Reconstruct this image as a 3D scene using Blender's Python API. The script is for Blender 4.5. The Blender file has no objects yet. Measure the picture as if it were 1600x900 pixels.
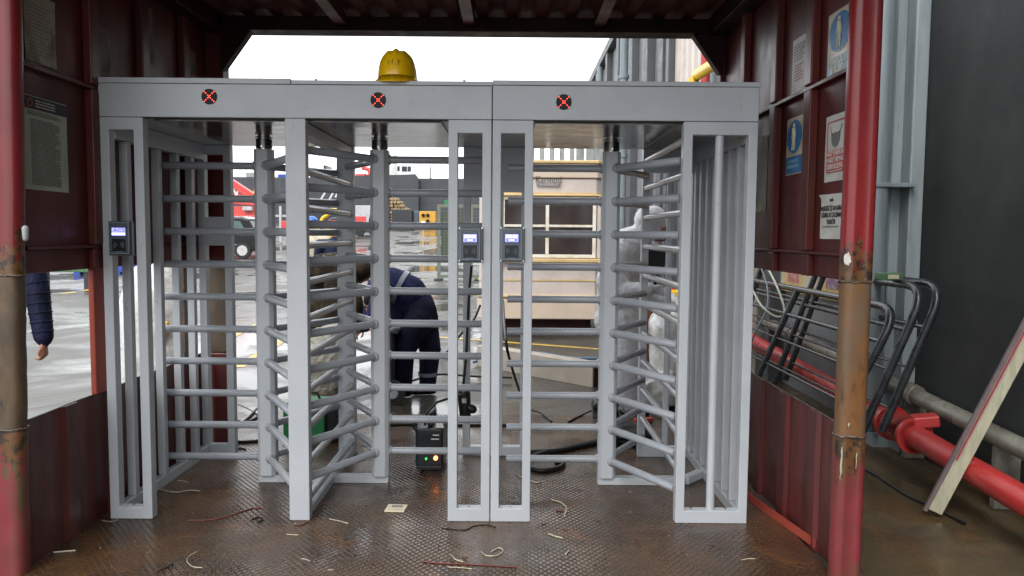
import bpy, bmesh, math, random
from mathutils import Vector, Matrix
random.seed(7)
S = bpy.context.scene
COL = S.collection
R = math.radians
V = Vector

# ------------------------------------------------------------------ camera
H = 1.50
F = 1200.0
cam_d = bpy.data.cameras.new('camera'); cam = bpy.data.objects.new('camera', cam_d); COL.objects.link(cam)
cam_d.sensor_width = 36; cam_d.lens = 36*F/1600; cam_d.clip_end = 2000; cam_d.clip_start = 0.05
CM = Matrix.Translation((0, 0, H)) @ Matrix.Rotation(R(86.0), 4, 'X') @ Matrix.Rotation(R(0.45), 4, 'Z')
cam.matrix_world = CM
S.camera = cam
CR = CM.to_3x3()

def ray(px, py):
    return CR @ V(((px-800)/F, (450-py)/F, -1))
def atY(px, py, Y):
    d = ray(px, py); t = Y/d.y; return V((d.x*t, Y, H+d.z*t))
def atZ(px, py, z=0.0):
    d = ray(px, py); t = (z-H)/d.z; return V((d.x*t, d.y*t, z))
def atX(px, py, X):
    d = ray(px, py); t = X/d.x; return V((X, d.y*t, H+d.z*t))

# ------------------------------------------------------------------ materials
def new_mat(name):
    m = bpy.data.materials.new(name); m.use_nodes = True
    nt = m.node_tree; nt.nodes.clear()
    out = nt.nodes.new('ShaderNodeOutputMaterial'); b = nt.nodes.new('ShaderNodeBsdfPrincipled')
    nt.links.new(b.outputs[0], out.inputs[0])
    return m, nt, b
def setin(b, k, v):
    if k in b.inputs: b.inputs[k].default_value = v
def c4(c): return (c[0], c[1], c[2], 1)
def noise(nt, vec, scale, detail=5, rough=.6, dist=0.0):
    n = nt.nodes.new('ShaderNodeTexNoise'); n.inputs['Scale'].default_value = scale
    n.inputs['Detail'].default_value = detail; n.inputs['Roughness'].default_value = rough
    n.inputs['Distortion'].default_value = dist
    nt.links.new(vec, n.inputs['Vector']); return n.outputs['Fac']
def rampv(nt, fac, lo, hi, a=0.0, b=1.0):
    n = nt.nodes.new('ShaderNodeMapRange'); n.inputs['From Min'].default_value = lo; n.inputs['From Max'].default_value = hi
    n.inputs['To Min'].default_value = a; n.inputs['To Max'].default_value = b; n.clamp = True
    nt.links.new(fac, n.inputs['Value']); return n.outputs['Result']
def mixc(nt, fac, a, b):
    n = nt.nodes.new('ShaderNodeMix'); n.data_type = 'RGBA'
    if hasattr(fac, 'links'): nt.links.new(fac, n.inputs[0])
    else: n.inputs[0].default_value = fac
    for i, x in ((6, a), (7, b)):
        if hasattr(x, 'links'): nt.links.new(x, n.inputs[i])
        else: n.inputs[i].default_value = c4(x)
    return n.outputs[2]
def mth(nt, op, a, b=None, clamp=False):
    n = nt.nodes.new('ShaderNodeMath'); n.operation = op; n.use_clamp = clamp
    for i, x in ((0, a), (1, b)):
        if x is None: continue
        if hasattr(x, 'links'): nt.links.new(x, n.inputs[i])
        else: n.inputs[i].default_value = x
    return n.outputs[0]
def coords(nt, stretch=(1, 1, 1)):
    t = nt.nodes.new('ShaderNodeTexCoord'); m = nt.nodes.new('ShaderNodeMapping')
    m.inputs['Scale'].default_value = stretch; nt.links.new(t.outputs['Object'], m.inputs['Vector'])
    return m.outputs[0]
def bumpn(nt, b, h, strength, dist=.01):
    n = nt.nodes.new('ShaderNodeBump'); n.inputs['Strength'].default_value = strength; n.inputs['Distance'].default_value = dist
    nt.links.new(h, n.inputs['Height']); nt.links.new(n.outputs[0], b.inputs['Normal'])

def pmat(name, c1, c2=None, scale=4, stretch=(1, 1, 1), lo=.45, hi=.62, rough=(.45, .6), metal=0.0,
         bump=0.0, bscale=60, bdist=.004, coat=0.0, spec=None, c3=None, lo3=.6, hi3=.66, scale3=9):
    m, nt, b = new_mat(name)
    v = coords(nt, stretch)
    c2 = c2 or tuple(x*.82 for x in c1)
    f = noise(nt, v, scale)
    col = mixc(nt, rampv(nt, f, lo, hi), c1, c2)
    if c3:
        f3 = noise(nt, v, scale3, 8, .7, .4)
        col = mixc(nt, rampv(nt, f3, lo3, hi3), col, c3)
    nt.links.new(col, b.inputs['Base Color'])
    fr = noise(nt, v, scale*2.3, 4)
    nt.links.new(rampv(nt, fr, .35, .65, rough[0], rough[1]), b.inputs['Roughness'])
    b.inputs['Metallic'].default_value = metal
    if spec is not None: setin(b, 'Specular IOR Level', spec)
    if coat: setin(b, 'Coat Weight', coat); setin(b, 'Coat Roughness', .1)
    if bump: bumpn(nt, b, noise(nt, coords(nt), bscale, 4), bump, bdist)
    return m
def emat(name, c, strength, base=(0.02, .02, .02)):
    m, nt, b = new_mat(name); b.inputs['Base Color'].default_value = c4(base)
    b.inputs['Emission Color'].default_value = c4(c); b.inputs['Emission Strength'].default_value = strength
    b.inputs['Roughness'].default_value = .3
    return m

M = {}
M['grey'] = pmat('grey_powder_coat', (.44, .465, .49), (.41, .435, .46), 3, rough=(.28, .42), bump=.05, bscale=260, bdist=.001, c3=(.33, .34, .345), lo3=.63, hi3=.70, scale3=16)
M['arm'] = pmat('grey_wet_tube_paint', (.31, .33, .36), (.28, .30, .325), 6, rough=(.16, .26), bump=.03, bscale=200, bdist=.001)
M['drop'] = pmat('water_droplet', (.85, .87, .9), rough=(.03, .05), spec=1.0)  # real drops, their bright glint put into an opaque near-white colour
M['soffit'] = pmat('wet_soffit_sheet', (.24, .23, .215), (.17, .16, .155), 3, rough=(.08, .2), metal=.6, bump=.05, bscale=5, bdist=.01)
M['dsteel'] = pmat('dark_steel', (.16, .155, .15), None, 5, rough=(.2, .3), metal=1)
M['chrome'] = pmat('chrome', (.5, .49, .46), None, 5, rough=(.12, .2), metal=1)
M['seam'] = pmat('dark_seam', (.03, .03, .032))
M['blackp'] = pmat('black_plastic', (.012, .013, .015), rough=(.25, .4), spec=0.35)
M['slate'] = pmat('slate_plastic', (.07, .095, .12), rough=(.25, .4))
M['slate_l'] = pmat('slate_plastic_edge', (.22, .27, .31), rough=(.25, .4))
M['clear'] = pmat('smoked_cover', (.10, .12, .13), rough=(.08, .15))
M['screen'] = emat('backlit_screen', (.36, .36, 1.0), 1.0)
M['screen_d'] = emat('backlit_screen_band', (.16, .2, .85), .8)
M['screen_t'] = emat('backlit_screen_text', (.75, .75, 1.0), 1.3)
M['screen_k'] = emat('screen_dark_text', (.12, .1, .4), .4)
M['led'] = emat('red_led', (1, .06, .04), 4)
M['led_g'] = emat('green_led', (.05, .9, .15), .8)
M['led_o'] = emat('orange_lamp', (1, .22, .05), 6)
M['lens'] = pmat('indicator_lens', (.012, .012, .014), rough=(.3, .4), spec=.15)
M['maroon'] = pmat('maroon_sheet_paint', (.105, .017, .015), (.068, .016, .013), 2.2, (1, 1, .5), rough=(.30, .5), bump=.15, bscale=18, c3=(.055, .03, .018), lo3=.54, hi3=.68, scale3=2.6, spec=0.3)
M['maroon_low'] = pmat('maroon_dirty_paint', (.120, .024, .024), (.065, .022, .016), 2.5, (3, 3, .6), .4, .62, rough=(.28, .5), bump=.15, bscale=14, c3=(.04, .02, .012), lo3=.55, hi3=.72, scale3=2.4)
M['roof'] = pmat('roof_sheet_paint', (.10, .028, .022), (.06, .02, .016), 3, rough=(.6, .8), spec=0.2)
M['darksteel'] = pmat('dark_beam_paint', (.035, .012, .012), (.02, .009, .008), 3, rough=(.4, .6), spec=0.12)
M['redpost'] = pmat('red_post_paint', (.22, .018, .020), (.15, .015, .016), 2.5, (1, 1, .4), rough=(.22, .4), bump=.06, bscale=20, c3=(.10, .02, .015), lo3=.62, hi3=.72, scale3=4)
M['redpost_low'] = pmat('chipped_red_post_paint', (.20, .028, .036), (.12, .035, .025), 3, (2, 2, .6), rough=(.28, .5), bump=.2, bscale=25, c3=(.09, .065, .03), lo3=.57, hi3=.62, scale3=4)
M['rust'] = pmat('rusty_bare_steel', (.12, .075, .042), (.17, .072, .020), 6, (1.6, 1.6, .5), .40, .60, rough=(.35, .6), bump=.25, bscale=40, c3=(.045, .03, .025), lo3=.58, hi3=.68, scale3=6)
M['rustd'] = pmat('dark_rusty_steel', (.10, .065, .035), (.06, .04, .025), 5, (1.6, 1.6, .7), rough=(.35, .6), bump=.25, bscale=40, c3=(.02, .015, .012))
M['weld'] = pmat('weld_seam', (.06, .045, .035), (.16, .12, .09), 30, rough=(.3, .5), bump=.4, bscale=120)
M['white_chip'] = pmat('torn_white_paper', (.62, .6, .55), (.4, .35, .28), 30)
M['paper'] = pmat('white_paper', (.58, .58, .54), (.50, .49, .44), 6, rough=(.5, .7))
M['paper_g'] = pmat('greenish_document_paper', (.40, .45, .36), (.34, .37, .29), 4, rough=(.3, .5))
M['paper_old'] = pmat('stained_old_paper', (.34, .31, .24), (.19, .17, .13), 9, (1, 1, .6), rough=(.5, .7), c3=(.07, .06, .05), lo3=.56, hi3=.7)
M['paper_dim'] = pmat('faded_dark_paper', (.13, .11, .085), (.07, .055, .045), 9, rough=(.5, .7))  # dark brownish paper tone with random mottling
M['sign_cream'] = pmat('aged_sign_board', (.55, .5, .36), (.45, .42, .30), 6, rough=(.3, .5))
M['sign_blue'] = pmat('sign_blue', (.02, .16, .38), (.025, .13, .3), 10, rough=(.3, .5))
M['sign_lblue'] = pmat('faded_sign_blue', (.12, .34, .5), (.3, .42, .45), 14, rough=(.3, .5))
M['sign_red'] = pmat('sign_red', (.5, .05, .05), (.4, .06, .05), 10, rough=(.3, .5))
M['ink'] = pmat('black_ink', (.03, .03, .035))
M['ink_g'] = pmat('grey_ink', (.16, .17, .14))
M['ink_r'] = pmat('red_ink', (.35, .10, .08))
M['mask_g'] = pmat('printed_grey', (.18, .18, .18))
M['yellow'] = pmat('helmet_yellow', (.92, .55, .004), (.86, .49, .004), 8, rough=(.22, .35), coat=.3, c3=(.45, .28, .02), lo3=.68, hi3=.8, scale3=20)
M['yellow_dark'] = pmat('helmet_liner', (.03, .02, .02))
M['charcoal'] = pmat('charcoal_render', (.036, .038, .038), (.028, .030, .030), 1.3, rough=(.55, .75), bump=.2, bscale=90, c3=(.055, .055, .05), lo3=.58, hi3=.8, scale3=4, spec=0.25)
M['bldg'] = pmat('grey_building_render', (.20, .21, .22), (.15, .16, .17), 1.2, (1, 1, .5), rough=(.3, .6), bump=.15, bscale=40, c3=(.38, .4, .42), lo3=.62, hi3=.7, scale3=1.5)
M['bldg_d'] = pmat('dark_building_pilaster', (.07, .075, .08), rough=(.4, .6))
M['pilaster'] = pmat('grey_painted_concrete', (.25, .29, .30), (.20, .235, .25), 3, (3, 3, .4), rough=(.35, .55), bump=.5, bscale=30, c3=(.13, .15, .16), lo3=.62, hi3=.68, scale3=5)
M['drain'] = pmat('grey_drain_pipe', (.20, .24, .26), (.15, .18, .19), 4, (4, 4, .3), rough=(.3, .5), bump=.2, bscale=20)
M['cream'] = pmat('cream_fibreglass', (.54, .44, .35), (.48, .40, .32), 2, rough=(.3, .5), bump=.05, bscale=12)
M['cream_y'] = pmat('yellowed_fibreglass', (.58, .42, .20), (.50, .36, .17), 4, rough=(.3, .5))
M['cream_w'] = pmat('whitish_fibreglass', (.52, .46, .42), (.46, .41, .37), 3, rough=(.3, .5))
M['winframe'] = pmat('white_window_frame', (.72, .68, .60), (.6, .52, .38), 7, rough=(.35, .5))
M['glass_d'] = pmat('dark_window_glass', (.035, .025, .022), (.03, .022, .02), 2, rough=(.08, .14))
M['slat'] = pmat('weathered_metal_slat', (.30, .31, .29), (.20, .21, .20), 6, (1, 1, .3), rough=(.35, .5))
M['red'] = pmat('bright_red_paint', (.42, .032, .030), (.32, .028, .026), 3, rough=(.25, .45), c3=(.2, .03, .03), lo3=.7, hi3=.8)
M['red_m'] = pmat('red_machine_paint', (.58, .06, .05), (.5, .05, .05), 3, rough=(.3, .4))
M['redangle'] = pmat('red_oxide_primer', (.34, .06, .035), (.28, .045, .03), 5, rough=(.4, .5))
M['gpipe'] = pmat('olive_grey_pipe', (.19, .19, .155), (.13, .12, .10), 6, rough=(.22, .4), c3=(.12, .07, .04), lo3=.6, hi3=.7)
M['blackpipe'] = pmat('black_barrier_paint', (.018, .022, .026), (.03, .034, .038), 12, rough=(.18, .34), c3=(.08, .09, .10), lo3=.66, hi3=.74, scale3=25)
M['wood'] = pmat('painted_plank', (.40, .38, .27), (.32, .31, .22), 8, (6, 6, 1), rough=(.4, .6), bump=.2, c3=(.12, .11, .08), lo3=.68, hi3=.74)
M['wood_side'] = pmat('plank_purple_grey', (.14, .10, .10), (.10, .07, .075), 8, rough=(.4, .6))
M['wood_red'] = pmat('plank_red_paint_line', (.38, .03, .06), rough=(.4, .6))
M['cable'] = pmat('black_rubber_cable', (.012, .012, .013), rough=(.3, .45), spec=0.3)
M['cable_b'] = pmat('blue_hose', (.05, .12, .22), rough=(.3, .5))
M['cable_w'] = pmat('pale_cable', (.36, .38, .33), rough=(.4, .5))
M['cable_g'] = pmat('grey_cable', (.16, .2, .22), rough=(.4, .5))
M['scrap_w'] = pmat('cream_wire_sheath', (.48, .43, .33), (.34, .30, .22), 20, rough=(.4, .5))
M['scrap_b'] = pmat('brown_twig', (.10, .045, .03), rough=(.4, .6))
M['scrap_r'] = pmat('red_stick', (.16, .035, .028), rough=(.4, .6))
M['card'] = pmat('cream_card', (.66, .60, .42), (.6, .52, .36), 12, rough=(.4, .6))
M['yline'] = pmat('worn_yellow_paint', (.55, .36, .06), (.40, .28, .08), 3, rough=(.3, .5), c3=(.12, .11, .09), lo3=.56, hi3=.64, scale3=4)
M['navy'] = pmat('navy_workwear', (.022, .026, .075), (.015, .018, .05), 6, rough=(.7, .9), bump=.6, bscale=16, bdist=.02, spec=0.12)
M['navy_p'] = pmat('dark_navy_trousers', (.010, .011, .026), (.008, .008, .018), 6, rough=(.7, .9), bump=.6, bscale=14, bdist=.02, spec=0.12)
M['stripe'] = pmat('reflective_tape', (.17, .19, .23), rough=(.3, .4))
M['brownj'] = pmat('dark_brown_jacket', (.022, .016, .011), (.045, .035, .022), 12, (1, 1, .4), .5, .6, rough=(.6, .8), bump=.7, bscale=16, bdist=.02, spec=0.12)
M['tyvek'] = pmat('white_coverall', (.62, .63, .65), (.55, .56, .58), 6, rough=(.5, .7), bump=.9, bscale=13, bdist=.03)
M['puffer'] = pmat('navy_padded_jacket', (.014, .018, .045), (.01, .013, .03), 6, rough=(.45, .6), bump=.5, bscale=24, bdist=.02, spec=0.12)
M['creamj'] = pmat('cream_jacket', (.55, .48, .36), rough=(.7, .9), bump=.4, bscale=12)
M['skin'] = pmat('skin', (.38, .18, .11), (.33, .15, .10), 14, rough=(.45, .55))
M['maskc'] = pmat('grey_face_mask', (.16, .15, .14), rough=(.7, .9))
M['eye'] = pmat('dark_eye', (.02, .015, .012), rough=(.2, .3))
M['hair'] = pmat('dark_hair', (.012, .009, .007), rough=(.5, .7), spec=0.12)
M['boot'] = pmat('black_boot', (.012, .011, .011), rough=(.35, .5), spec=0.12)
M['bluehelm'] = pmat('blue_helmet', (.03, .13, .5), rough=(.25, .35))
M['orangehelm'] = pmat('red_helmet', (.5, .05, .03), rough=(.25, .35))
M['tarp'] = pmat('wet_white_plastic_sheet', (.62, .62, .60), (.45, .44, .41), 5, rough=(.08, .22), bump=.7, bscale=5, bdist=.04)
M['sack'] = pmat('beige_wet_sack', (.34, .33, .27), (.24, .22, .17), 6, rough=(.25, .45), bump=1.0, bscale=9, bdist=.05)
M['green'] = pmat('green_plastic', (.02, .22, .07), rough=(.3, .4))
M['darkgreen'] = pmat('faded_green_board', (.06, .16, .06), (.05, .1, .05), 6)
M['bluetarp'] = pmat('blue_plastic', (.02, .06, .35), rough=(.3, .5))
M['wblue'] = pmat('welder_blue_side', (.035, .12, .22), rough=(.3, .4))
M['block'] = pmat('concrete_block', (.20, .18, .15), (.13, .11, .09), 12, rough=(.6, .8), bump=.4)
M['cardb'] = pmat('brown_board', (.22, .075, .035), (.17, .06, .03), 5)
M['meshg'] = pmat('olive_mesh_net', (.085, .10, .07), (.06, .07, .05), 40, rough=(.5, .7))
M['meshf'] = pmat('olive_metal_frame', (.15, .17, .13), rough=(.4, .6))
M['retain'] = pmat('dark_retaining_wall', (.040, .044, .052), (.032, .035, .042), .6, rough=(.4, .6))
M['retain_l'] = pmat('wall_joint', (.075, .082, .095))
M['ycab'] = pmat('ochre_machine_paint', (.55, .30, .03), rough=(.4, .5))
M['gcab'] = pmat('light_grey_metal', (.42, .43, .44), rough=(.35, .5))
M['dcab'] = pmat('dark_metal', (.025, .028, .034), rough=(.35, .5))
M['van'] = pmat('dark_van_paint', (.010, .011, .012), rough=(.12, .2), coat=.1, spec=0.2)
M['vglass'] = pmat('greenish_car_glass', (.06, .11, .10), rough=(.05, .1))
M['rubber'] = pmat('tyre_rubber', (.015, .015, .015), rough=(.6, .8))
M['rim'] = pmat('silver_wheel', (.5, .5, .48), rough=(.25, .4), metal=.5)
M['truckw'] = pmat('white_truck_paint', (.75, .76, .76), rough=(.3, .4))
M['tank'] = pmat('pale_silo', (.50, .52, .48), rough=(.4, .5))
M['log'] = pmat('stacked_timber', (.35, .24, .12), (.18, .13, .08), 14, rough=(.6, .8), bump=.5)
M['tree'] = pmat('wire_dark', (.06, .06, .06))
M['yellowm'] = pmat('yellow_machine_paint', (.70, .45, .02), rough=(.3, .4))
M['boardy'] = pmat('yellow_notice_board', (.62, .46, .18), (.56, .42, .2), 3, rough=(.3, .5))
M['pink'] = pmat('notice_pink', (.42, .13, .12), (.5, .3, .25), 16)
M['purple'] = pmat('notice_purple', (.25, .13, .25), (.45, .35, .3), 16)
M['panelc'] = pmat('beige_panel', (.42, .37, .31), (.36, .31, .26), 3, rough=(.3, .5), c3=(.2, .17, .13), lo3=.66, hi3=.75)

# ragged paint loss where the posts were cut and welded
def chip_edge(key, zc, sgn, rust=(.12, .055, .02)):
    m = M[key]; nt = m.node_tree; b = [n for n in nt.nodes if n.type == 'BSDF_PRINCIPLED'][0]
    src = b.inputs['Base Color'].links[0].from_socket
    t = nt.nodes.new('ShaderNodeTexCoord'); sp = nt.nodes.new('ShaderNodeSeparateXYZ'); nt.links.new(t.outputs['Object'], sp.inputs[0])
    dist = mth(nt, 'MULTIPLY', mth(nt, 'SUBTRACT', sp.outputs[2], zc), sgn)      # 0 at the weld, growing away
    n1 = noise(nt, coords(nt, (2, 2, .55)), 14, 6, .7, .5)
    f = mth(nt, 'SUBTRACT', mth(nt, 'MULTIPLY', n1, .62), mth(nt, 'ADD', dist, .16))
    f = rampv(nt, f, 0, .03)
    n2 = rampv(nt, noise(nt, coords(nt), 22, 5, .7), .5, .56)
    nt.links.new(mixc(nt, f, src, mixc(nt, n2, rust, (.035, .022, .015))), b.inputs['Base Color'])
chip_edge('redpost', 1.31, 1.0); chip_edge('redpost_low', .645, -1.0)
# diamond plate floor
def floor_plate():
    m, nt, b = new_mat('wet_rusty_checker_plate')
    g = nt.nodes.new('ShaderNodeTexCoord'); sep = nt.nodes.new('ShaderNodeSeparateXYZ'); nt.links.new(g.outputs['Object'], sep.inputs[0])
    x, y = sep.outputs[0], sep.outputs[1]
    s = .027
    u = mth(nt, 'DIVIDE', mth(nt, 'ADD', x, mth(nt, 'MULTIPLY', y, .8)), s*1.3)
    v = mth(nt, 'DIVIDE', mth(nt, 'SUBTRACT', x, mth(nt, 'MULTIPLY', y, .8)), s*1.3)
    fu = mth(nt, 'SUBTRACT', mth(nt, 'FRACT', u), .5); fv = mth(nt, 'SUBTRACT', mth(nt, 'FRACT', v), .5)
    par = mth(nt, 'FLOORED_MODULO', mth(nt, 'ADD', mth(nt, 'FLOOR', u), mth(nt, 'FLOOR', v)), 2.0)
    def loz(a, c):
        a2 = mth(nt, 'POWER', mth(nt, 'ABSOLUTE', mth(nt, 'DIVIDE', a, .60)), 2.0)
        c2 = mth(nt, 'POWER', mth(nt, 'ABSOLUTE', mth(nt, 'DIVIDE', c, .17)), 2.0)
        return mth(nt, 'SUBTRACT', 1.0, mth(nt, 'ADD', a2, c2), True)
    A = loz(fu, fv); B = loz(fv, fu)
    h = mth(nt, 'ADD', mth(nt, 'MULTIPLY', A, mth(nt, 'SUBTRACT', 1.0, par)), mth(nt, 'MULTIPLY', B, par))
    h = mth(nt, 'POWER', h, .5)
    net = mth(nt, 'MAXIMUM', mth(nt, 'SUBTRACT', 1.0, mth(nt, 'DIVIDE', mth(nt, 'ABSOLUTE', fu), .15), True), mth(nt, 'SUBTRACT', 1.0, mth(nt, 'DIVIDE', mth(nt, 'ABSOLUTE', fv), .15), True))
    h = mth(nt, 'MAXIMUM', mth(nt, 'MULTIPLY', h, .55), mth(nt, 'MULTIPLY', net, .6))
    c = coords(nt)
    wear = rampv(nt, noise(nt, c, 1.5, 5, .6, .6), .38, .60, .12, .95)
    wet = noise(nt, c, 1.1, 6, .65, .5)
    hh = mth(nt, 'MULTIPLY', h, wear)
    grit = noise(nt, c, 45, 5, .7)
    hh = mth(nt, 'ADD', hh, mth(nt, 'MULTIPLY', grit, rampv(nt, wet, .4, .6, .38, .06)))
    hh = mth(nt, 'ADD', hh, mth(nt, 'MULTIPLY', noise(nt, c, 7, 3), .35))
    bumpn(nt, b, hh, 1.0, .009)
    col = mixc(nt, rampv(nt, noise(nt, c, 2.2, 6, .65, .3), .38, .62), (.085, .043, .018), (.042, .024, .013))
    col = mixc(nt, rampv(nt, noise(nt, c, 3.1, 6, .7, .8), .55, .68), col, (.13, .056, .015))
    col = mixc(nt, rampv(nt, noise(nt, c, 60, 3), .62, .7), col, (.02, .015, .012))
    nt.links.new(col, b.inputs['Base Color'])
    nt.links.new(rampv(nt, wet, .38, .56, .30, .06), b.inputs['Roughness'])
    setin(b, 'Specular IOR Level', .7)
    return m
M['plate'] = floor_plate()
def wet_ground(name, a, bcol, scale, rlo=.05, rhi=.45, lo=.44, hi=.56, third=None, grain=60, bs=.35):
    m, nt, b = new_mat(name)
    c = coords(nt); cs = coords(nt, (1, .75, 1))
    f = noise(nt, c, scale, 7, .65, .4)
    col = mixc(nt, rampv(nt, f, .38, .62), a, bcol)
    if third: col = mixc(nt, rampv(nt, noise(nt, c, scale*2.1, 7, .7, .9), .55, .68), col, third)
    col = mixc(nt, rampv(nt, noise(nt, c, grain*1.5, 2), .35, .75, 0, .35), col, tuple(k*.4 for k in a))
    nt.links.new(col, b.inputs['Base Color'])
    w = noise(nt, cs, scale*.55, 6, .62, .6)
    pud = rampv(nt, w, lo, hi)
    nt.links.new(rampv(nt, pud, 0, 1, rhi, rlo), b.inputs['Roughness'])
    g = mth(nt, 'MULTIPLY', noise(nt, c, grain, 5, .7), rampv(nt, pud, 0, 1, 1, .06))
    g = mth(nt, 'ADD', g, mth(nt, 'MULTIPLY', noise(nt, c, grain*.12, 3), .5))
    bumpn(nt, b, g, bs, .008)
    return m
M['yard'] = wet_ground('wet_asphalt_yard', (.075, .068, .055), (.045, .041, .035), .8, .07, .48, .44, .57)
M['slab'] = wet_ground('muddy_concrete_slab', (.095, .066, .032), (.050, .037, .020), 1.6, .2, .55, third=(.12, .062, .024), grain=70, bs=.5)

# ------------------------------------------------------------------ mesh builder
class MB:
    def __init__(s): s.v = []; s.f = []; s.sm = []
    def add(s, vs, fs, smooth=False):
        n = len(s.v); s.v += [V(p) for p in vs]; s.f += [[i+n for i in f] for f in fs]; s.sm += [smooth]*len(fs); return s
    def box(s, x0, x1, y0, y1, z0, z1):
        vs = [(x, y, z) for z in (z0, z1) for y in (y0, y1) for x in (x0, x1)]
        return s.add(vs, [(0, 2, 3, 1), (4, 5, 7, 6), (0, 1, 5, 4), (2, 6, 7, 3), (0, 4, 6, 2), (1, 3, 7, 5)])
    def obox(s, c, size, mat=None):
        mat = mat or Matrix.Identity(3); h = V(size)/2
        vs = [V(c) + mat @ V((x*h.x, y*h.y, z*h.z)) for z in (-1, 1) for y in (-1, 1) for x in (-1, 1)]
        return s.add(vs, [(0, 2, 3, 1), (4, 5, 7, 6), (0, 1, 5, 4), (2, 6, 7, 3), (0, 4, 6, 2), (1, 3, 7, 5)])
    def beam(s, p, q, w, h, up=(0, 0, 1)):
        p, q = V(p), V(q); d = (q-p); L = d.length; d.normalize()
        u = V(up); sx = d.cross(u)
        if sx.length < 1e-4: sx = d.cross(V((0, 1, 0)))
        sx.normalize(); u = sx.cross(d).normalized()
        m = Matrix((sx, d, u)).transposed()
        return s.obox((p+q)/2, (w, L, h), m)
    def tube(s, pts, r, seg=12, caps=True, rr=None):
        pts = [V(p) for p in pts]; n = len(pts); rings = []
        prev = None
        for i, p in enumerate(pts):
            d = (pts[min(i+1, n-1)] - pts[max(i-1, 0)]).normalized()
            if prev is None:
                a = V((0, 0, 1)) if abs(d.z) < .9 else V((1, 0, 0))
                u = d.cross(a).normalized()
            else:
                u = (prev - d*prev.dot(d)).normalized()
            prev = u; w = d.cross(u); ri = rr[i] if rr else r
            rings.append([p + (u*math.cos(2*math.pi*k/seg) + w*math.sin(2*math.pi*k/seg))*ri for k in range(seg)])
        vs = [q for ring in rings for q in ring]; fs = []
        for i in range(n-1):
            for k in range(seg):
                fs.append((i*seg+k, i*seg+(k+1) % seg, (i+1)*seg+(k+1) % seg, (i+1)*seg+k))
        s.add(vs, fs, True)
        if caps:
            s.add(rings[0], [list(range(seg))[::-1]]); s.add(rings[-1], [list(range(seg))])
        return s
    def cyl(s, p, q, r, seg=20): return s.tube([p, q], r, seg)
    def capsule(s, p, q, r0, r1, seg=12, sq=None):
        p, q = V(p), V(q); d = q-p
        if d.length < 1e-6: d = V((0, 0, 1e-4)); q = p+d
        dn = d.normalized(); pts = []; rr = []
        for k in range(5):
            a = math.pi/2*(1-k/4); pts.append(p - dn*r0*math.sin(a)); rr.append(max(r0*math.cos(a), 1e-4))
        for k in range(5):
            a = math.pi/2*k/4; pts.append(q + dn*r1*math.sin(a)); rr.append(max(r1*math.cos(a), 1e-4))
        a = V((0, 0, 1)) if abs(dn.z) < .9 else V((1, 0, 0))
        u = dn.cross(a).normalized(); w = dn.cross(u); vs = []
        for pt, r_ in zip(pts, rr):
            vs += [pt + (u*math.cos(2*math.pi*k/seg) + w*math.sin(2*math.pi*k/seg))*r_ for k in range(seg)]
        fs = []
        for i in range(9):
            for k in range(seg): fs.append((i*seg+k, i*seg+(k+1) % seg, (i+1)*seg+(k+1) % seg, (i+1)*seg+k))
        s.add(vs, fs, True); s.add(vs[:seg], [list(range(seg))[::-1]]); s.add(vs[-seg:], [list(range(seg))])
        return s
    def prism(s, poly, axis, a0, a1):
        """poly: 2D points; axis 'x': (y,z); 'y': (x,z); 'z': (x,y)"""
        def P(p, a):
            return {'x': (a, p[0], p[1]), 'y': (p[0], a, p[1]), 'z': (p[0], p[1], a)}[axis]
        n = len(poly); vs = [P(p, a0) for p in poly] + [P(p, a1) for p in poly]
        fs = [list(range(n))[::-1], [i+n for i in range(n)]] + [(i, (i+1) % n, (i+1) % n+n, i+n) for i in range(n)]
        return s.add(vs, fs)
    def holed(s, x0, x1, z0, z1, holes, y0, y1):
        """rectangular plate in XZ with rectangular holes, thickness in Y"""
        xs = sorted({x0, x1, *[h[0] for h in holes], *[h[1] for h in holes]})
        zs = sorted({z0, z1, *[h[2] for h in holes], *[h[3] for h in holes]})
        def solid(i, j):
            if i < 0 or j < 0 or i >= len(xs)-1 or j >= len(zs)-1: return False
            cx, cz = (xs[i]+xs[i+1])/2, (zs[j]+zs[j+1])/2
            return not any(h[0] < cx < h[1] and h[2] < cz < h[3] for h in holes)
        vid = {}; vs = []; fs = []
        def g(i, j, k):
            if (i, j, k) not in vid: vid[(i, j, k)] = len(vs); vs.append((xs[i], (y0, y1)[k], zs[j]))
            return vid[(i, j, k)]
        for i in range(len(xs)-1):
            for j in range(len(zs)-1):
                if not solid(i, j): continue
                fs.append((g(i, j, 0), g(i+1, j, 0), g(i+1, j+1, 0), g(i, j+1, 0)))
                fs.append((g(i, j, 1), g(i, j+1, 1), g(i+1, j+1, 1), g(i+1, j, 1)))
                if not solid(i-1, j): fs.append((g(i, j, 0), g(i, j+1, 0), g(i, j+1, 1), g(i, j, 1)))
                if not solid(i+1, j): fs.append((g(i+1, j, 0), g(i+1, j, 1), g(i+1, j+1, 1), g(i+1, j+1, 0)))
                if not solid(i, j-1): fs.append((g(i, j, 0), g(i, j, 1), g(i+1, j, 1), g(i+1, j, 0)))
                if not solid(i, j+1): fs.append((g(i, j+1, 0), g(i+1, j+1, 0), g(i+1, j+1, 1), g(i, j+1, 1)))
        return s.add(vs, fs)
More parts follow.
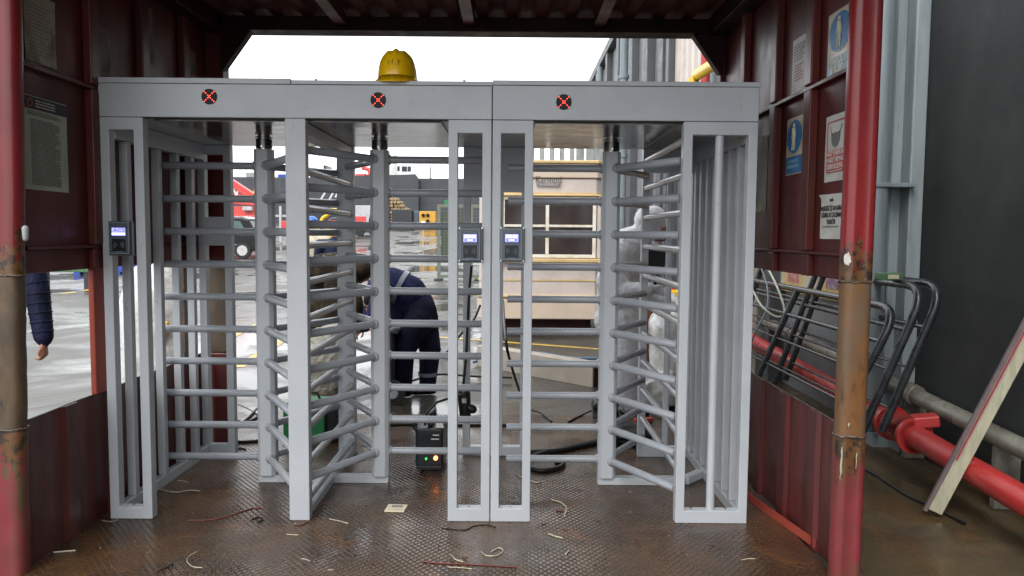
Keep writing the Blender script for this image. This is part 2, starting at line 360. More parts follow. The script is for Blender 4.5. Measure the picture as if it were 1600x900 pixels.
    def build(s, name, mat, parent=None, loc=None, bevel=0.0, fix=True):
        me = bpy.data.meshes.new(name)
        if parent is not None: o0 = WORLD_LOC.get(parent.name, V((0, 0, 0)))
        else: o0 = V(loc) if loc is not None else V((0, 0, 0))
        me.from_pydata([tuple(p-o0) for p in s.v], [], s.f)
        mats = mat if isinstance(mat, (list, tuple)) else [mat]
        for m in mats: me.materials.append(M[m] if isinstance(m, str) else m)
        me.polygons.foreach_set('use_smooth', s.sm)
        me.update()
        if fix:
            bm = bmesh.new(); bm.from_mesh(me); bmesh.ops.recalc_face_normals(bm, faces=bm.faces); bm.to_mesh(me); bm.free()
        o = bpy.data.objects.new(name, me); COL.objects.link(o)
        if parent is not None: o.parent = parent; WORLD_LOC[o.name] = o0
        else: o.location = o0; WORLD_LOC[o.name] = o0
        if bevel:
            b = o.modifiers.new('bevel', 'BEVEL'); b.width = bevel; b.segments = 2; b.limit_method = 'ANGLE'; b.angle_limit = R(35)
        return o
WORLD_LOC = {}
def tag(o, label=None, cat=None, group=None, kind=None):
    if label: o['label'] = label
    if cat: o['category'] = cat
    if group: o['group'] = group
    if kind: o['kind'] = kind
    return o
def thing(name, label, cat, loc, group=None):
    o = bpy.data.objects.new(name, None); COL.objects.link(o); o.location = loc; o.empty_display_size = .1
    WORLD_LOC[o.name] = V(loc); return tag(o, label, cat, group)
def text(s, size, origin, right, up, mat, parent, name='lettering', align='CENTER', xs=1.0, ext=.0004, bold=0.0):
    cu = bpy.data.curves.new(name, 'FONT'); cu.body = s; cu.size = size; cu.align_x = align; cu.align_y = 'CENTER'
    cu.extrude = ext; cu.offset = bold; cu.resolution_u = 3
    o = bpy.data.objects.new(name+'_src', cu); COL.objects.link(o)
    dg = bpy.context.evaluated_depsgraph_get(); me = bpy.data.meshes.new_from_object(o.evaluated_get(dg))
    COL.objects.unlink(o); bpy.data.objects.remove(o)
    right = V(right).normalized(); up = V(up).normalized(); nrm = right.cross(up)
    o0 = WORLD_LOC.get(parent.name, V((0, 0, 0)))
    for v in me.vertices:
        v.co = V(origin) - o0 + right*v.co.x*xs + up*v.co.y + nrm*v.co.z
    me.name = name; me.materials.clear(); me.materials.append(M[mat])
    n = bpy.data.objects.new(name, me); COL.objects.link(n); n.parent = parent; WORLD_LOC[n.name] = o0
    return n
def join_lines(mb, origin, right, up, w, h, rows, lh, ragged=.9, seedv=0, x0=0.0, thick=.0006):
    """rows of printed text drawn as short ink words"""
    rnd = random.Random(seedv); right = V(right).normalized(); up = V(up).normalized(); n = right.cross(up)
    m = Matrix((right, up, n)).transposed()
    for k in range(rows):
        yy = h - (k+.5)*h/rows; x = x0; end = w*(rnd.uniform(ragged-.25, ragged) if rnd.random() < .25 else ragged)
        while x < end:
            L = min(rnd.uniform(.012, .035), end-x)
            mb.obox(V(origin)+right*(x+L/2)+up*yy+n*thick/2, (L, lh, thick), m); x += L+.005
    return mb
# ------------------------------------------------------------------ world, sun
w = bpy.data.worlds.new('World'); S.world = w; w.use_nodes = True
nt = w.node_tree; nt.nodes.clear()
wo = nt.nodes.new('ShaderNodeOutputWorld'); bg = nt.nodes.new('ShaderNodeBackground'); sky = nt.nodes.new('ShaderNodeTexSky')
sky.sky_type = 'NISHITA'; sky.sun_disc = False; sky.sun_elevation = R(48); sky.sun_rotation = R(200); sky.dust_density = 4; sky.air_density = 1.5
hs = nt.nodes.new('ShaderNodeHueSaturation'); hs.inputs['Saturation'].default_value = .12
nt.links.new(sky.outputs[0], hs.inputs['Color'])
mx = mixc(nt, .7, hs.outputs[0], (12.5, 12.9, 13.4))
nt.links.new(mx, bg.inputs[0]); bg.inputs[1].default_value = .12; nt.links.new(bg.outputs[0], wo.inputs[0])
sd = bpy.data.lights.new('sun', 'SUN'); sd.energy = 1.0; sd.angle = R(35); sd.color = (1, .97, .93)
so = bpy.data.objects.new('sun', sd); COL.objects.link(so)
so.rotation_euler = (R(42), 0, R(-20))      # from behind and left of the camera, high
S.view_settings.view_transform = 'Standard'; S.view_settings.look = 'None'; S.view_settings.gamma = 1; S.view_settings.exposure = 0.80
S.view_settings.use_curve_mapping = False

# ------------------------------------------------------------------ ground
def yard_z(Y):
    if Y < 20: return 0.0
    if Y < 32: return (Y-20)*.02
    if Y < 60: return .24+(Y-32)*.06
    if Y < 75: return 1.92+(Y-60)*.04
    if Y < 76: return 2.52 + (Y-75)*4.2
    return 6.7
mb = MB(); ys = [-40, -15, 0, 3, 6, 10, 15, 20, 26, 32, 40, 50, 60, 70, 75, 76, 90, 160, 700]; xs = [-500, -120, -60, -30, -15, -8, -4, 0, 4, 8, 30, 60, 120, 500]
vs = [(x, y, yard_z(y)-.03) for y in ys for x in xs]; n = len(xs)
mb.add(vs, [(j*n+i, j*n+i+1, (j+1)*n+i+1, (j+1)*n+i) for j in range(len(ys)-1) for i in range(n-1)])
tag(mb.build('ground', 'yard'), kind='structure')
# checker plate floor of the shelter and right slab
tag(MB().box(-2.16, 1.44, .5, 6.3, -.026, 0).build('floor', 'plate'), kind='structure')
tag(MB().box(1.56, 2.82, -1, 14, -.12, -.006).build('pavement', 'slab', bevel=.006), kind='structure')
# yellow road markings lying on the yard
def strip(name, pts, wd, label):
    mb = MB()
    for k, (p, q) in enumerate(pts):
        d = (q-p); d.z = 0; d.normalize(); s = V((-d.y, d.x, 0))*wd/2; up = V((0, 0, .004))
        a, b = p+up, q+up
        mb.add([a-s, b-s, b+s, a+s], [(0, 1, 2, 3)])
    return tag(mb.build(name, 'yline', fix=False), label, None, None, 'structure')
def g(px, py): return atZ(px, py, -.03)
for i, (pts, wd) in enumerate([
    ([(g(700, 528), g(940, 546))], .12), ([(g(362, 526), g(410, 504))], .12), ([(g(372, 574), g(442, 532))], .14),
    ([(g(640, 450), g(682, 412))], .14), ([(g(360, 433), g(412, 421)), (g(362, 424), g(410, 419))], .3),
    ([(g(95, 459), g(122, 456)), (g(128, 455), g(150, 451)), (g(158, 450), g(190, 445)), (g(240, 432), g(272, 424))], .2),
    ([(g(-60, 800), g(20, 750))], .1), ([(g(640, 524), g(700, 528))], .12)]):
    strip('road_marking', pts, wd, None)

# ------------------------------------------------------------------ steel shelter
XL, XR = -2.13, 1.46
YB, YF = 5.40, 3.24
sh = thing('steel_shelter', 'open red steel shelter with rusty front posts around the grey turnstiles', 'shelter', (-.3, 4.3, 0))
# front posts: upper painted box, rusty insert, chipped lower part
def post_profile(x0, x1, lobes=True, e=0.0, n=36):
    """rounded folded section: two soft lobes to the front, narrower behind"""
    pts = []; cx = (x0+x1)/2; hw = (x1-x0)/2-e
    for k in range(n):
        a = 2*math.pi*k/n; c, s_ = math.cos(a), math.sin(a)
        x = math.copysign(abs(c)**.55, c)*hw; y = math.copysign(abs(s_)**.8, s_)*.055
        if s_ > 0: x *= 1-.35*s_
        if lobes and s_ < 0: y += .016*math.exp(-((x-hw*.1)/(hw*.22))**2)
        pts.append((cx+x, YF+.055+y))
    return pts
def post_tube(name, mat, parent, x0, x1, z0, z1, lobes, e=0.0, tx=0.0, bend=0.0):
    mb = MB(); nz = 14; pr_ = post_profile(x0, x1, lobes, e); n = len(pr_); vs = []; rnd = random.Random(int(z0*100)+n)
    for k in range(nz+1):
        z = z0+(z1-z0)*k/nz; d = rnd.uniform(-.0015, .0015)
        vs += [(p[0]+d+tx*(z-.65), p[1]+d, z) for p in pr_]
    mb.add(vs, [(k*n+i, k*n+(i+1) % n, (k+1)*n+(i+1) % n, (k+1)*n+i) for k in range(nz) for i in range(n)], True)
    mb.add(vs[:n], [list(range(n))[::-1]]); mb.add(vs[-n:], [list(range(n))])
    return mb.build(name, mat, parent)
def front_post(x0, x1, sgn):
    tx = .022 if sgn < 0 else 0.0
    p = post_tube('corner_post', 'redpost', sh, x0, x1, 1.31, 3.0, True, 0, tx)
    post_tube('post_insert', 'rust' if sgn > 0 else 'rustd', p, x0, x1, .645, 1.309, False, .003, tx)
    post_tube('post_foot', 'redpost_low', p, x0, x1, -.03, .644, True, 0, tx)
    for z in (.645, 1.309):
        pp = post_profile(x0-.002, x1+.002, False); rnd = random.Random(int(z*10))
        MB().tube([(q[0]+tx*(z-.65), q[1]-.002, z+rnd.uniform(-.004, .004)) for q in pp+[pp[0]]], .0045, 6).build('weld_bead', 'weld', p)
    return p
pr = front_post(1.404, 1.538, 1)
pl = front_post(-2.26, -2.105, -1)
MB().box(-2.40, -2.28, YF+.02, YF+.16, -.03, 3.0).build('outer_post', 'redpost', sh, bevel=.01)
# torn paper scraps stuck on the posts
tp = atY(1324, 405, YF-.02)
mb = MB(); rnd = random.Random(3)
ring = [V((tp.x + .017*math.cos(a)*rnd.uniform(.6, 1.1), YF-.024, tp.z + .03*math.sin(a)*rnd.uniform(.7, 1.1))) for a in [k*math.pi/7 for k in range(14)]]
mb.add(ring + [p+V((0, .004, 0)) for p in ring], [list(range(14)), list(range(14, 28))[::-1]] + [(i, (i+1) % 14, (i+1) % 14+14, i+14) for i in range(14)])
mb.build('paper_scrap', 'white_chip', pr)
for (px, py, l, wd) in ((1315, 720, .12, .010), (1313, 735, .09, .007), (1338, 720, .07, .006), (1326, 665, .02, .01)):
    c = atY(px, py, YF-.003); rnd = random.Random(px); MB().tube([c+V((rnd.uniform(-.002, .002), 0, l/2-l*k/6)) for k in range(7)], wd*.4, 6, rr=[wd*q for q in (.2, .5, .35, .45, .25, .3, .1)]).build('paint_drip', 'wood', pr)
c = atY(40, 365, YF-.03); MB().capsule(c+V((0, 0, .02)), c-V((0, 0, .02)), .014, .012, 8).build('lock_stub', 'slat', pl)
# the greenish sheet on the extreme left post
tag(MB().box(-2.395, -2.29, YF-.002, YF+.015, 1.62, 2.2).build('paper_sheet', 'paper_g', loc=(-2.34, YF, 1.62)), 'pale green torn sheet on the outermost left post edge', 'notice')

def side_wall(X, s):
    """s=+1 right wall (inside faces -x), s=-1 left wall"""
    o = X + s*.02
    y0, y1 = YF+.10, YB
    def bx(xa, xb, *a): return MB().box(min(X+s*xa, X+s*xb), max(X+s*xa, X+s*xb), *a)
    bx(0, .025, y0, y1, 1.43, 2.205).build('wall_panel', 'maroon', sh)
    bx(0, .025, y0, y1, 2.225, 2.99).build('wall_panel', 'maroon', sh)
    bx(-.035, .03, y0, y1, 2.205, 2.225).build('shelf_flange', 'maroon', sh, bevel=.003)
    bx(-.03, .03, y0, y1, 1.415, 1.43).build('bottom_flange', 'maroon', sh, bevel=.003)
    bx(.0, .05, y0, y1, 1.31, 1.415).build('bottom_rail', 'maroon', sh, bevel=.004)
    # lower dirty panel with folded ribs
    mb = MB(); yy = y0; pts = []
    k = 0
    while yy < y1-.01:
        d = 0.0 if k % 2 == 0 else .018
        L = .27 if k % 2 == 0 else .10
        pts += [(X+s*(.004-d+.018), yy), (X+s*(.004-d+.018), min(yy+L, y1))]; yy += L+.02; k += 1
    poly = pts + [(p[0]+s*.006, p[1]) for p in pts[::-1]]
    mb.prism(poly, 'z', -.02, .66).build('lower_panel', 'maroon_low', sh)
    # thin bent top edge of the lower panel, slightly ragged
    rr = random.Random(5+s); ed = [(X+s*.02+rr.uniform(-.002, .002), y0+(y1-y0)*t/14, .660+rr.uniform(-.003, .003)) for t in range(15)]
    MB().tube(ed, .0035, 6).build('panel_edge', 'weld', sh)
    # upright folded ribs
    for yr in ((3.72, 4.22, 4.80) if s > 0 else (3.86, 4.40, 4.95)):
        bx(-.045, -.001, yr, yr+.085, 1.432, 2.203).build('wall_rib', 'maroon', sh, bevel=.006)
        bx(-.045, -.001, yr, yr+.085, 2.227, 2.985).build('wall_rib', 'maroon', sh, bevel=.006)
        bx(-.020, -.001, yr+.10, yr+.125, 1.432, 2.203).build('wall_rib', 'maroon', sh, bevel=.004)
        bx(-.020, -.001, yr+.10, yr+.125, 2.227, 2.985).build('wall_rib', 'maroon', sh, bevel=.004)
        bx(-.03, -.001, yr, yr+.085, 1.31, 1.413).build('wall_rib', 'maroon', sh, bevel=.004)
side_wall(XR, 1); side_wall(XL, -1)
# thin red stud across the left gap
MB().box(XL-.03, XL+.0, 3.90, 4.03, .66, 1.31).build('gap_stud', 'redangle', sh, bevel=.006)
MB().box(XL-.03, XL+.0, 4.98, 5.03, .66, 1.31).build('gap_stud', 'redpost', sh, bevel=.004)
# back posts
for x0, x1 in ((-2.15, -2.01), (1.43, 1.55)):
    p = MB().box(x0, x1, YB, YB+.12, 1.31, 2.99).build('corner_post', 'maroon', sh, bevel=.008)
    MB().box(x0+.006, x1-.006, YB+.01, YB+.11, .645, 1.309).build('post_insert', 'rustd', p, bevel=.008)
    MB().box(x0, x1, YB, YB+.12, -.03, .644).build('post_foot', 'maroon_low', p, bevel=.008)
# roof: corrugated sheet, ribs, back beam with chamfer brackets
mb = MB(); poly = []; x = -2.45
k = 0
while x < 1.8:
    z = 2.985 if k % 2 == 0 else 3.02
    poly += [(x, z), (x+.075, z)]; x += .10; k += 1
poly += [(p[0], p[1]+.004) for p in poly[::-1]]
mb.prism(poly, 'y', 2.3, 5.75).build('roof_sheet', 'roof', sh)  # front overhang, out of view, lengthened to darken the shelter inside
for px in (535, 735, 936):
    c = atY(px, 40, 5.35); x = c.x
    MB().beam((x-.006 if px < 800 else x, 5.39, 2.945), (x, 2.4, 2.945), .075, .07).build('roof_rib', 'maroon', sh, bevel=.004)
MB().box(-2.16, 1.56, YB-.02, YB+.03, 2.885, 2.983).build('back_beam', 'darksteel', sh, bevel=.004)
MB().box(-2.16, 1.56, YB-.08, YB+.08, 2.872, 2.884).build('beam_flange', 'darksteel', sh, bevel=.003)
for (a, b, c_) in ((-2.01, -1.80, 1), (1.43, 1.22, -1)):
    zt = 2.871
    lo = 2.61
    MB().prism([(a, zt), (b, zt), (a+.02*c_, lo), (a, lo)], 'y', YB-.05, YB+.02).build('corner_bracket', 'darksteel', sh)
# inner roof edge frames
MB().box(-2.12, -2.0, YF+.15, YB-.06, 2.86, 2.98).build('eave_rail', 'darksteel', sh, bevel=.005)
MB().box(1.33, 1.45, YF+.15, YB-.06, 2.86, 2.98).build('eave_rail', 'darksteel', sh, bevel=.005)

# ------------------------------------------------------------------ notices on the side walls
def notice(side, px0, py0, px1, py1, px2, py2, label, mat, name='notice', curl=0):
    """corners by pixel on the wall: top-left, bottom-right, plus bottom-left height; returns thing with frame"""
    X = (XL+.003) if side < 0 else (XR-.003)
    a = atX(px0, py0, X); b = atX(px1, py1, X); cc = atX(px2, py2, X)
    ya, yb = a.y, b.y; z1 = a.z; z0 = (b.z+cc.z)/2
    t = thing(name, label, 'notice', (X, (ya+yb)/2, z0))
    s = -1 if side < 0 else 1
    ylo, yhi = min(ya, yb), max(ya, yb)
    mb = MB()
    # slightly wavy sheet
    nx, nz = 8, 10; vs = []; rr = random.Random(hash(label) % 1000 if False else len(label))
    ph = rr.uniform(0, 6)
    for j in range(nz+1):
        for i in range(nx+1):
            y = ylo+(yhi-ylo)*i/nx; z = z0+(z1-z0)*j/nz
            off = .002+.0015*math.sin(i*.9+ph)*math.sin(j*.6+ph)
            if curl and j == nz and i > nx-3: off += .012*(i-nx+3)/3
            vs.append((X-s*off, y, z))
    n = nx+1; m = len(vs)
    vs += [(v[0]+s*.0012, v[1], v[2]) for v in vs]
    fs = [(j*n+i, j*n+i+1, (j+1)*n+i+1, (j+1)*n+i) for j in range(nz) for i in range(nx)]
    fs += [tuple(m+q for q in f[::-1]) for f in fs]
    mb.add(vs, fs, True); mb.build('sheet', mat, t, fix=False)
    right = V((0, 1, 0)) if side < 0 else V((0, -1, 0)); up = V((0, 0, 1))
    left_y = ylo if side < 0 else yhi
    org = V((X-s*.0048, left_y, z0)); return t, org, right, up, yhi-ylo, z1-z0
# left wall
t, o, r_, u_, w_, h_ = notice(-1, 34, 145, 107, 300, 43, 297, 'information sheet with dark header band on the left wall, below the shelf', 'paper_g')
mb = MB(); m3 = Matrix((r_, u_, r_.cross(u_))).transposed(); N_ = r_.cross(u_)
mb.obox(o+r_*w_/2+u_*h_*.925, (w_*.98, h_*.13, .0008), m3).build('header_band', 'ink', t)
MB().tube([o+r_*w_*.13+u_*h_*.925+N_*.001+ (r_*math.cos(a)+u_*math.sin(a))*.016 for a in [k*math.pi/8 for k in range(17)]], .004, 6).build('round_logo', 'ink_r', t)
join_lines(MB(), o+r_*w_*.26+u_*h_*.88+N_*.0008, r_, u_, w_*.5, h_*.09, 3, .005, seedv=2).build('heading_lines', 'paper', t)
join_lines(MB(), o+r_*w_*.08+u_*h_*.79, r_, u_, w_*.84, h_*.05, 3, .0035, seedv=3).build('printed_lines', 'ink_g', t)
join_lines(MB(), o+r_*w_*.14+u_*h_*.05, r_, u_, w_*.74, h_*.71, 38, .004, seedv=4).build('printed_lines', 'ink_g', t)
t, o, r_, u_, w_, h_ = notice(-1, 35, -20, 88, 110, 42, 92, 'yellowed blotchy paper above the shelf nearest the left post', 'paper_old')
join_lines(MB(), o+r_*w_*.1+u_*h_*.1, r_, u_, w_*.8, h_*.75, 14, .004, seedv=9).build('printed_lines', 'ink_g', t)
notice(-1, 134, 30, 173, 118, 139, 112, 'dim grimy sheet in the second bay of the left wall', 'paper_dim')
notice(-1, 213, 0, 240, 98, 215, 92, 'dim stained sheet high on the left wall, third bay', 'paper_dim')
notice(-1, 277, 66, 306, 122, 277, 118, 'faint bluish grimy sheet deepest on the left wall over the turnstile', 'paper_dim')
# right wall
def ped(o, r_, u_, w_, h_, t, walk=True):
    N_ = r_.cross(u_); m3 = Matrix((r_, u_, N_)).transposed()
    c = o+r_*w_*.5+u_*h_*.66
    mb = MB(); n = 32; ring = [c+(r_*math.cos(2*math.pi*k/n)*w_*.43+u_*math.sin(2*math.pi*k/n)*min(h_*.29, w_*.43*1.25)) for k in range(n)]
    mb.add(ring+[p+N_*.0008 for p in ring], [list(range(n))[::-1], list(range(n, 2*n))]+[(i, (i+1) % n, (i+1) % n+n, i+n) for i in range(n)])
    mb.build('blue_disc', 'sign_blue', t)
    q = h_*.29; mb = MB(); cN = c+N_*.002
    def L(a, b, ra, rb): mb.capsule(cN+r_*a[0]*q+u_*a[1]*q, cN+r_*b[0]*q+u_*b[1]*q, ra*q, rb*q, 8)
    L((0, .66), (0, .70), .10, .10); L((0, .42), (.0, .0), .15, .12)
    L((0, 0), (-.17, -.42), .10, .06); L((-.17, -.42), (-.28, -.78), .06, .05); L((.02, 0), (.10, -.42), .10, .06); L((.10, -.42), (.06, -.8), .06, .05)
    L((-.08, .42), (-.26, .1), .06, .045); L((-.26, .1), (-.36, -.05), .045, .04); L((.1, .42), (.2, .08), .06, .045); L((.2, .08), (.16, -.1), .045, .04)
    f = mb.build('walking_figure', 'sign_cream', t)
    f.scale = (1, 1, 1)
t, o, r_, u_, w_, h_ = notice(1, 1296, 26, 1332, 108, 1294, 127, 'blue round pedestrian sign with blue text panel, top by the right post', 'sign_cream')
N_ = r_.cross(u_); m3 = Matrix((r_, u_, N_)).transposed()
ped(o, r_, u_, w_, h_, t)
MB().obox(o+r_*w_*.5+u_*h_*.17, (w_*.92, h_*.27, .0008), m3).build('text_panel', 'sign_lblue', t)
text('YAYA YOLUNU', .045, o+r_*w_*.5+u_*h_*.235+N_*.0012, r_, u_, 'sign_cream', t, xs=.8, bold=.001)
text('KULLAN', .045, o+r_*w_*.5+u_*h_*.12+N_*.0012, r_, u_, 'sign_cream', t, xs=.8, bold=.001)
t, o, r_, u_, w_, h_ = notice(1, 1240, 65, 1262, 142, 1231, 157, 'grey smudged paper above the shelf on the right wall', 'paper')
join_lines(MB(), o+r_*w_*.12+u_*h_*.6, r_, u_, w_*.8, h_*.3, 6, .006, seedv=12).build('printed_lines', 'mask_g', t)
join_lines(MB(), o+r_*w_*.2+u_*h_*.25, r_, u_, w_*.6, h_*.3, 6, .006, seedv=13).build('printed_lines', 'ink_r', t)
t, o, r_, u_, w_, h_ = notice(1, 1231, 188, 1254, 270, 1227, 275, 'small blue safety sign with peeling lower panel, below the shelf', 'sign_cream')
N_ = r_.cross(u_); m3 = Matrix((r_, u_, N_)).transposed()
ped(o, r_, u_, w_, h_, t)
MB().obox(o+r_*w_*.5+u_*h_*.17, (w_*.94, h_*.30, .0008), m3).build('text_panel', 'sign_blue', t)
join_lines(MB(), o+r_*w_*.15+u_*h_*.1+N_*.0008, r_, u_, w_*.7, h_*.18, 2, .016, seedv=15).build('printed_lines', 'sign_lblue', t)
t, o, r_, u_, w_, h_ = notice(1, 1292, 184, 1322, 282, 1287, 284, 'face mask sign with red text box, above the white curled notice', 'paper')
N_ = r_.cross(u_); m3 = Matrix((r_, u_, N_)).transposed()
q = w_
mk = [(.30, .74), (.42, .72), (.5, .735), (.58, .72), (.70, .74), (.68, .60), (.60, .53), (.5, .51), (.40, .53), (.32, .60)]
mb = MB(); ring = [o+r_*w_*a+u_*h_*b+N_*.0002 for a, b in mk]; n = len(ring)
mb.add(ring+[p+N_*.001 for p in ring], [list(range(n))[::-1], list(range(n, 2*n))]+[(i, (i+1) % n, (i+1) % n+n, i+n) for i in range(n)]).build('printed_mask', 'mask_g', t)
for a, b in (((.30, .73), (.24, .84)), ((.70, .73), (.78, .84))):
    MB().tube([o+r_*w_*a[0]+u_*h_*a[1], o+r_*w_*b[0]+u_*h_*b[1]], .0012, 5).build('mask_strap', 'mask_g', t)
fr = [(.16, .14), (.86, .14), (.90, .18), (.90, .86), (.86, .90), (.16, .90), (.12, .86), (.12, .18), (.16, .14)]
MB().tube([o+r_*w_*a+u_*h_*b for a, b in fr], .0022, 6).build('red_outline', 'sign_red', t)
MB().obox(o+r_*w_*.51+u_*h_*.32, (w_*.76, h_*.30, .0008), m3).build('red_box', 'sign_red', t)
for k, tx in enumerate(('AĞIZ VE BURUN', 'MASKE TAKMAK', 'ZORUNLUDUR')):
    text(tx, .034, o+r_*w_*.51+u_*h_*(.42-.1*k)+N_*.0012, r_, u_, 'paper', t, xs=.72, bold=.0006)
t, o, r_, u_, w_, h_ = notice(1, 1284, 305, 1316, 375, 1276, 372, 'white notice with curled corner and black text on the right wall', 'paper', curl=1)
N_ = r_.cross(u_)
for k, (tx, sz, yy) in enumerate((('TEKNİK', .016, .86), ('MASKESİZ İŞ SAHASINA', .030, .68), ('GİRMEK VE ÇALIŞMAK', .030, .53), ('YASAKTIR', .030, .38))):
    text(tx, sz, o+r_*w_*.52+u_*h_*yy+N_*.001, r_, u_, 'ink', t, xs=.72, bold=.0006)
join_lines(MB(), o+r_*w_*.14+u_*h_*.26, r_, u_, w_*.76, h_*.03, 1, .006, seedv=22).build('printed_lines', 'ink_g', t)
t, o, r_, u_, w_, h_ = notice(1, 1183, 217, 1197, 332, 1173, 330, 'long yellowed paper beside the right turnstile on the wall', 'paper_old')
join_lines(MB(), o+r_*w_*.1+u_*h_*.1, r_, u_, w_*.8, h_*.75, 22, .004, seedv=29).build('printed_lines', 'ink_g', t)
notice(1, 1156, 106, 1166, 122, 1154, 122, 'small tan sheet just above the right turnstile header end', 'paper_old')
# ------------------------------------------------------------------ turnstiles
YT, YR = 3.92, 5.18       # front face, rear face
ZT, ZH = 2.268, 2.076     # header top, header underside
FD = .06
def bar(mb, *a): return mb.box(*a)
def reader(parent, px, py, lines, cc=False):
    c = atY(px, py, YT-.028)
    w2, h2 = .054, .082
    base = MB().box(c.x-w2-.008, c.x+w2+.012, YT-.012, YT+.035, c.z-h2-.006, c.z+h2+.004).build('card_reader', 'clear', parent, bevel=.004)
    MB().box(c.x-w2, c.x+w2, YT-.030, YT-.0125, c.z-h2, c.z+h2).build('reader_body', 'slate', base, bevel=.004)
    MB().holed(c.x-w2+.003, c.x+w2-.003, c.z-h2+.003, c.z+h2-.003, [(c.x-w2+.006, c.x+w2-.006, c.z-h2+.006, c.z+h2-.006)], YT-.0325, YT-.0305).build('reader_edge', 'slate_l', base)
    yf = YT-.0305
    sx, sz = .034, .020; zc = c.z+.032
    MB().box(c.x-sx-.004, c.x+sx+.004, yf-.001, yf, zc-sz-.004, zc+sz+.003).build('screen_bezel', 'blackp', base)
    MB().box(c.x-sx, c.x+sx, yf-.002, yf-.0012, zc-sz, zc+sz).build('screen', 'screen', base)
    if cc:
        text('ACS', .026, (c.x+.003, yf-.0024, zc+.007), (1, 0, 0), (0, 0, 1), 'screen_k', base, xs=1.25)
        MB().box(c.x-sx, c.x+sx, yf-.0026, yf-.0022, zc-.015, zc-.0065).build('screen_band', 'screen_t', base)
    else:
        MB().box(c.x-sx*.8, c.x+sx*.8, yf-.0026, yf-.0022, zc-.0165, zc-.003).build('screen_band', 'screen_d', base)
        mb = MB(); join_lines(mb, (c.x-.028, yf-.0022, zc), (1, 0, 0), (0, 0, 1), .06, .018, 2, .0045, .93, 5)
        join_lines(mb, (c.x-.016, yf-.0028, zc-.0135), (1, 0, 0), (0, 0, 1), .034, .008, 1, .0045, .98, 6)
        mb.build('screen_text', 'screen_t', base)
    zk = c.z-.034
    MB().box(c.x-.034, c.x+.034, yf-.001, yf, zk-.034, zk+.030).build('card_pad', 'blackp', base, bevel=.0008)
    mb = MB()
    for s in (-1, 1):
        for k, rr in enumerate((.008, .015, .022)):
            mb.tube([(c.x+s*(.004+rr*math.cos(a)), yf-.0016, zk+rr*1.05*math.sin(a)) for a in [R(-45+15*i) for i in range(7)]], .0009, 5)
    mb.build('wave_symbol', 'slate_l', base)
    MB().box(c.x-.02, c.x+.02, yf-.0022, yf-.0011, zk-.036, zk-.0335).build('pad_slot', 'slate_l', base)
    mb = MB()
    for s in (-1, 1):
        for q in (-1, 1): mb.cyl((c.x+s*(w2+.003)+.002, YT-.0155, c.z+q*(h2+.001)), (c.x+s*(w2+.003)+.002, YT-.0125, c.z+q*(h2+.001)), .004, 10)
    mb.build('cover_screw', 'chrome', base)
    mb = MB(); [mb.box(c.x+s*.006-.003, c.x+s*.006+.003, yf-.001, yf, c.z+.062, c.z+.066) for s in (-1, 1)]
    mb.build('status_light', 'ink_r', base)
def led_x(parent, px, py):
    c = atY(px, py, YT-.001)
    d = MB().cyl((c.x, YT-.0035, c.z), (c.x, YT+.002, c.z), .039, 32).build('indicator', 'lens', parent)
    mb = MB(); rnd = random.Random(int(px))
    for k in range(-3, 4):
        for s in (-1, 1):
            if k == 0 and s == 1: continue
            if abs(k) == 1: kk = k*.75
            else: kk = k
            mb.capsule((c.x+kk*.0080, YT-.0045, c.z+s*kk*.0080), (c.x+kk*.0080, YT-.0040, c.z+s*kk*.0080), .0023, .0023, 8)
    mb.build('red_cross', 'led', d)
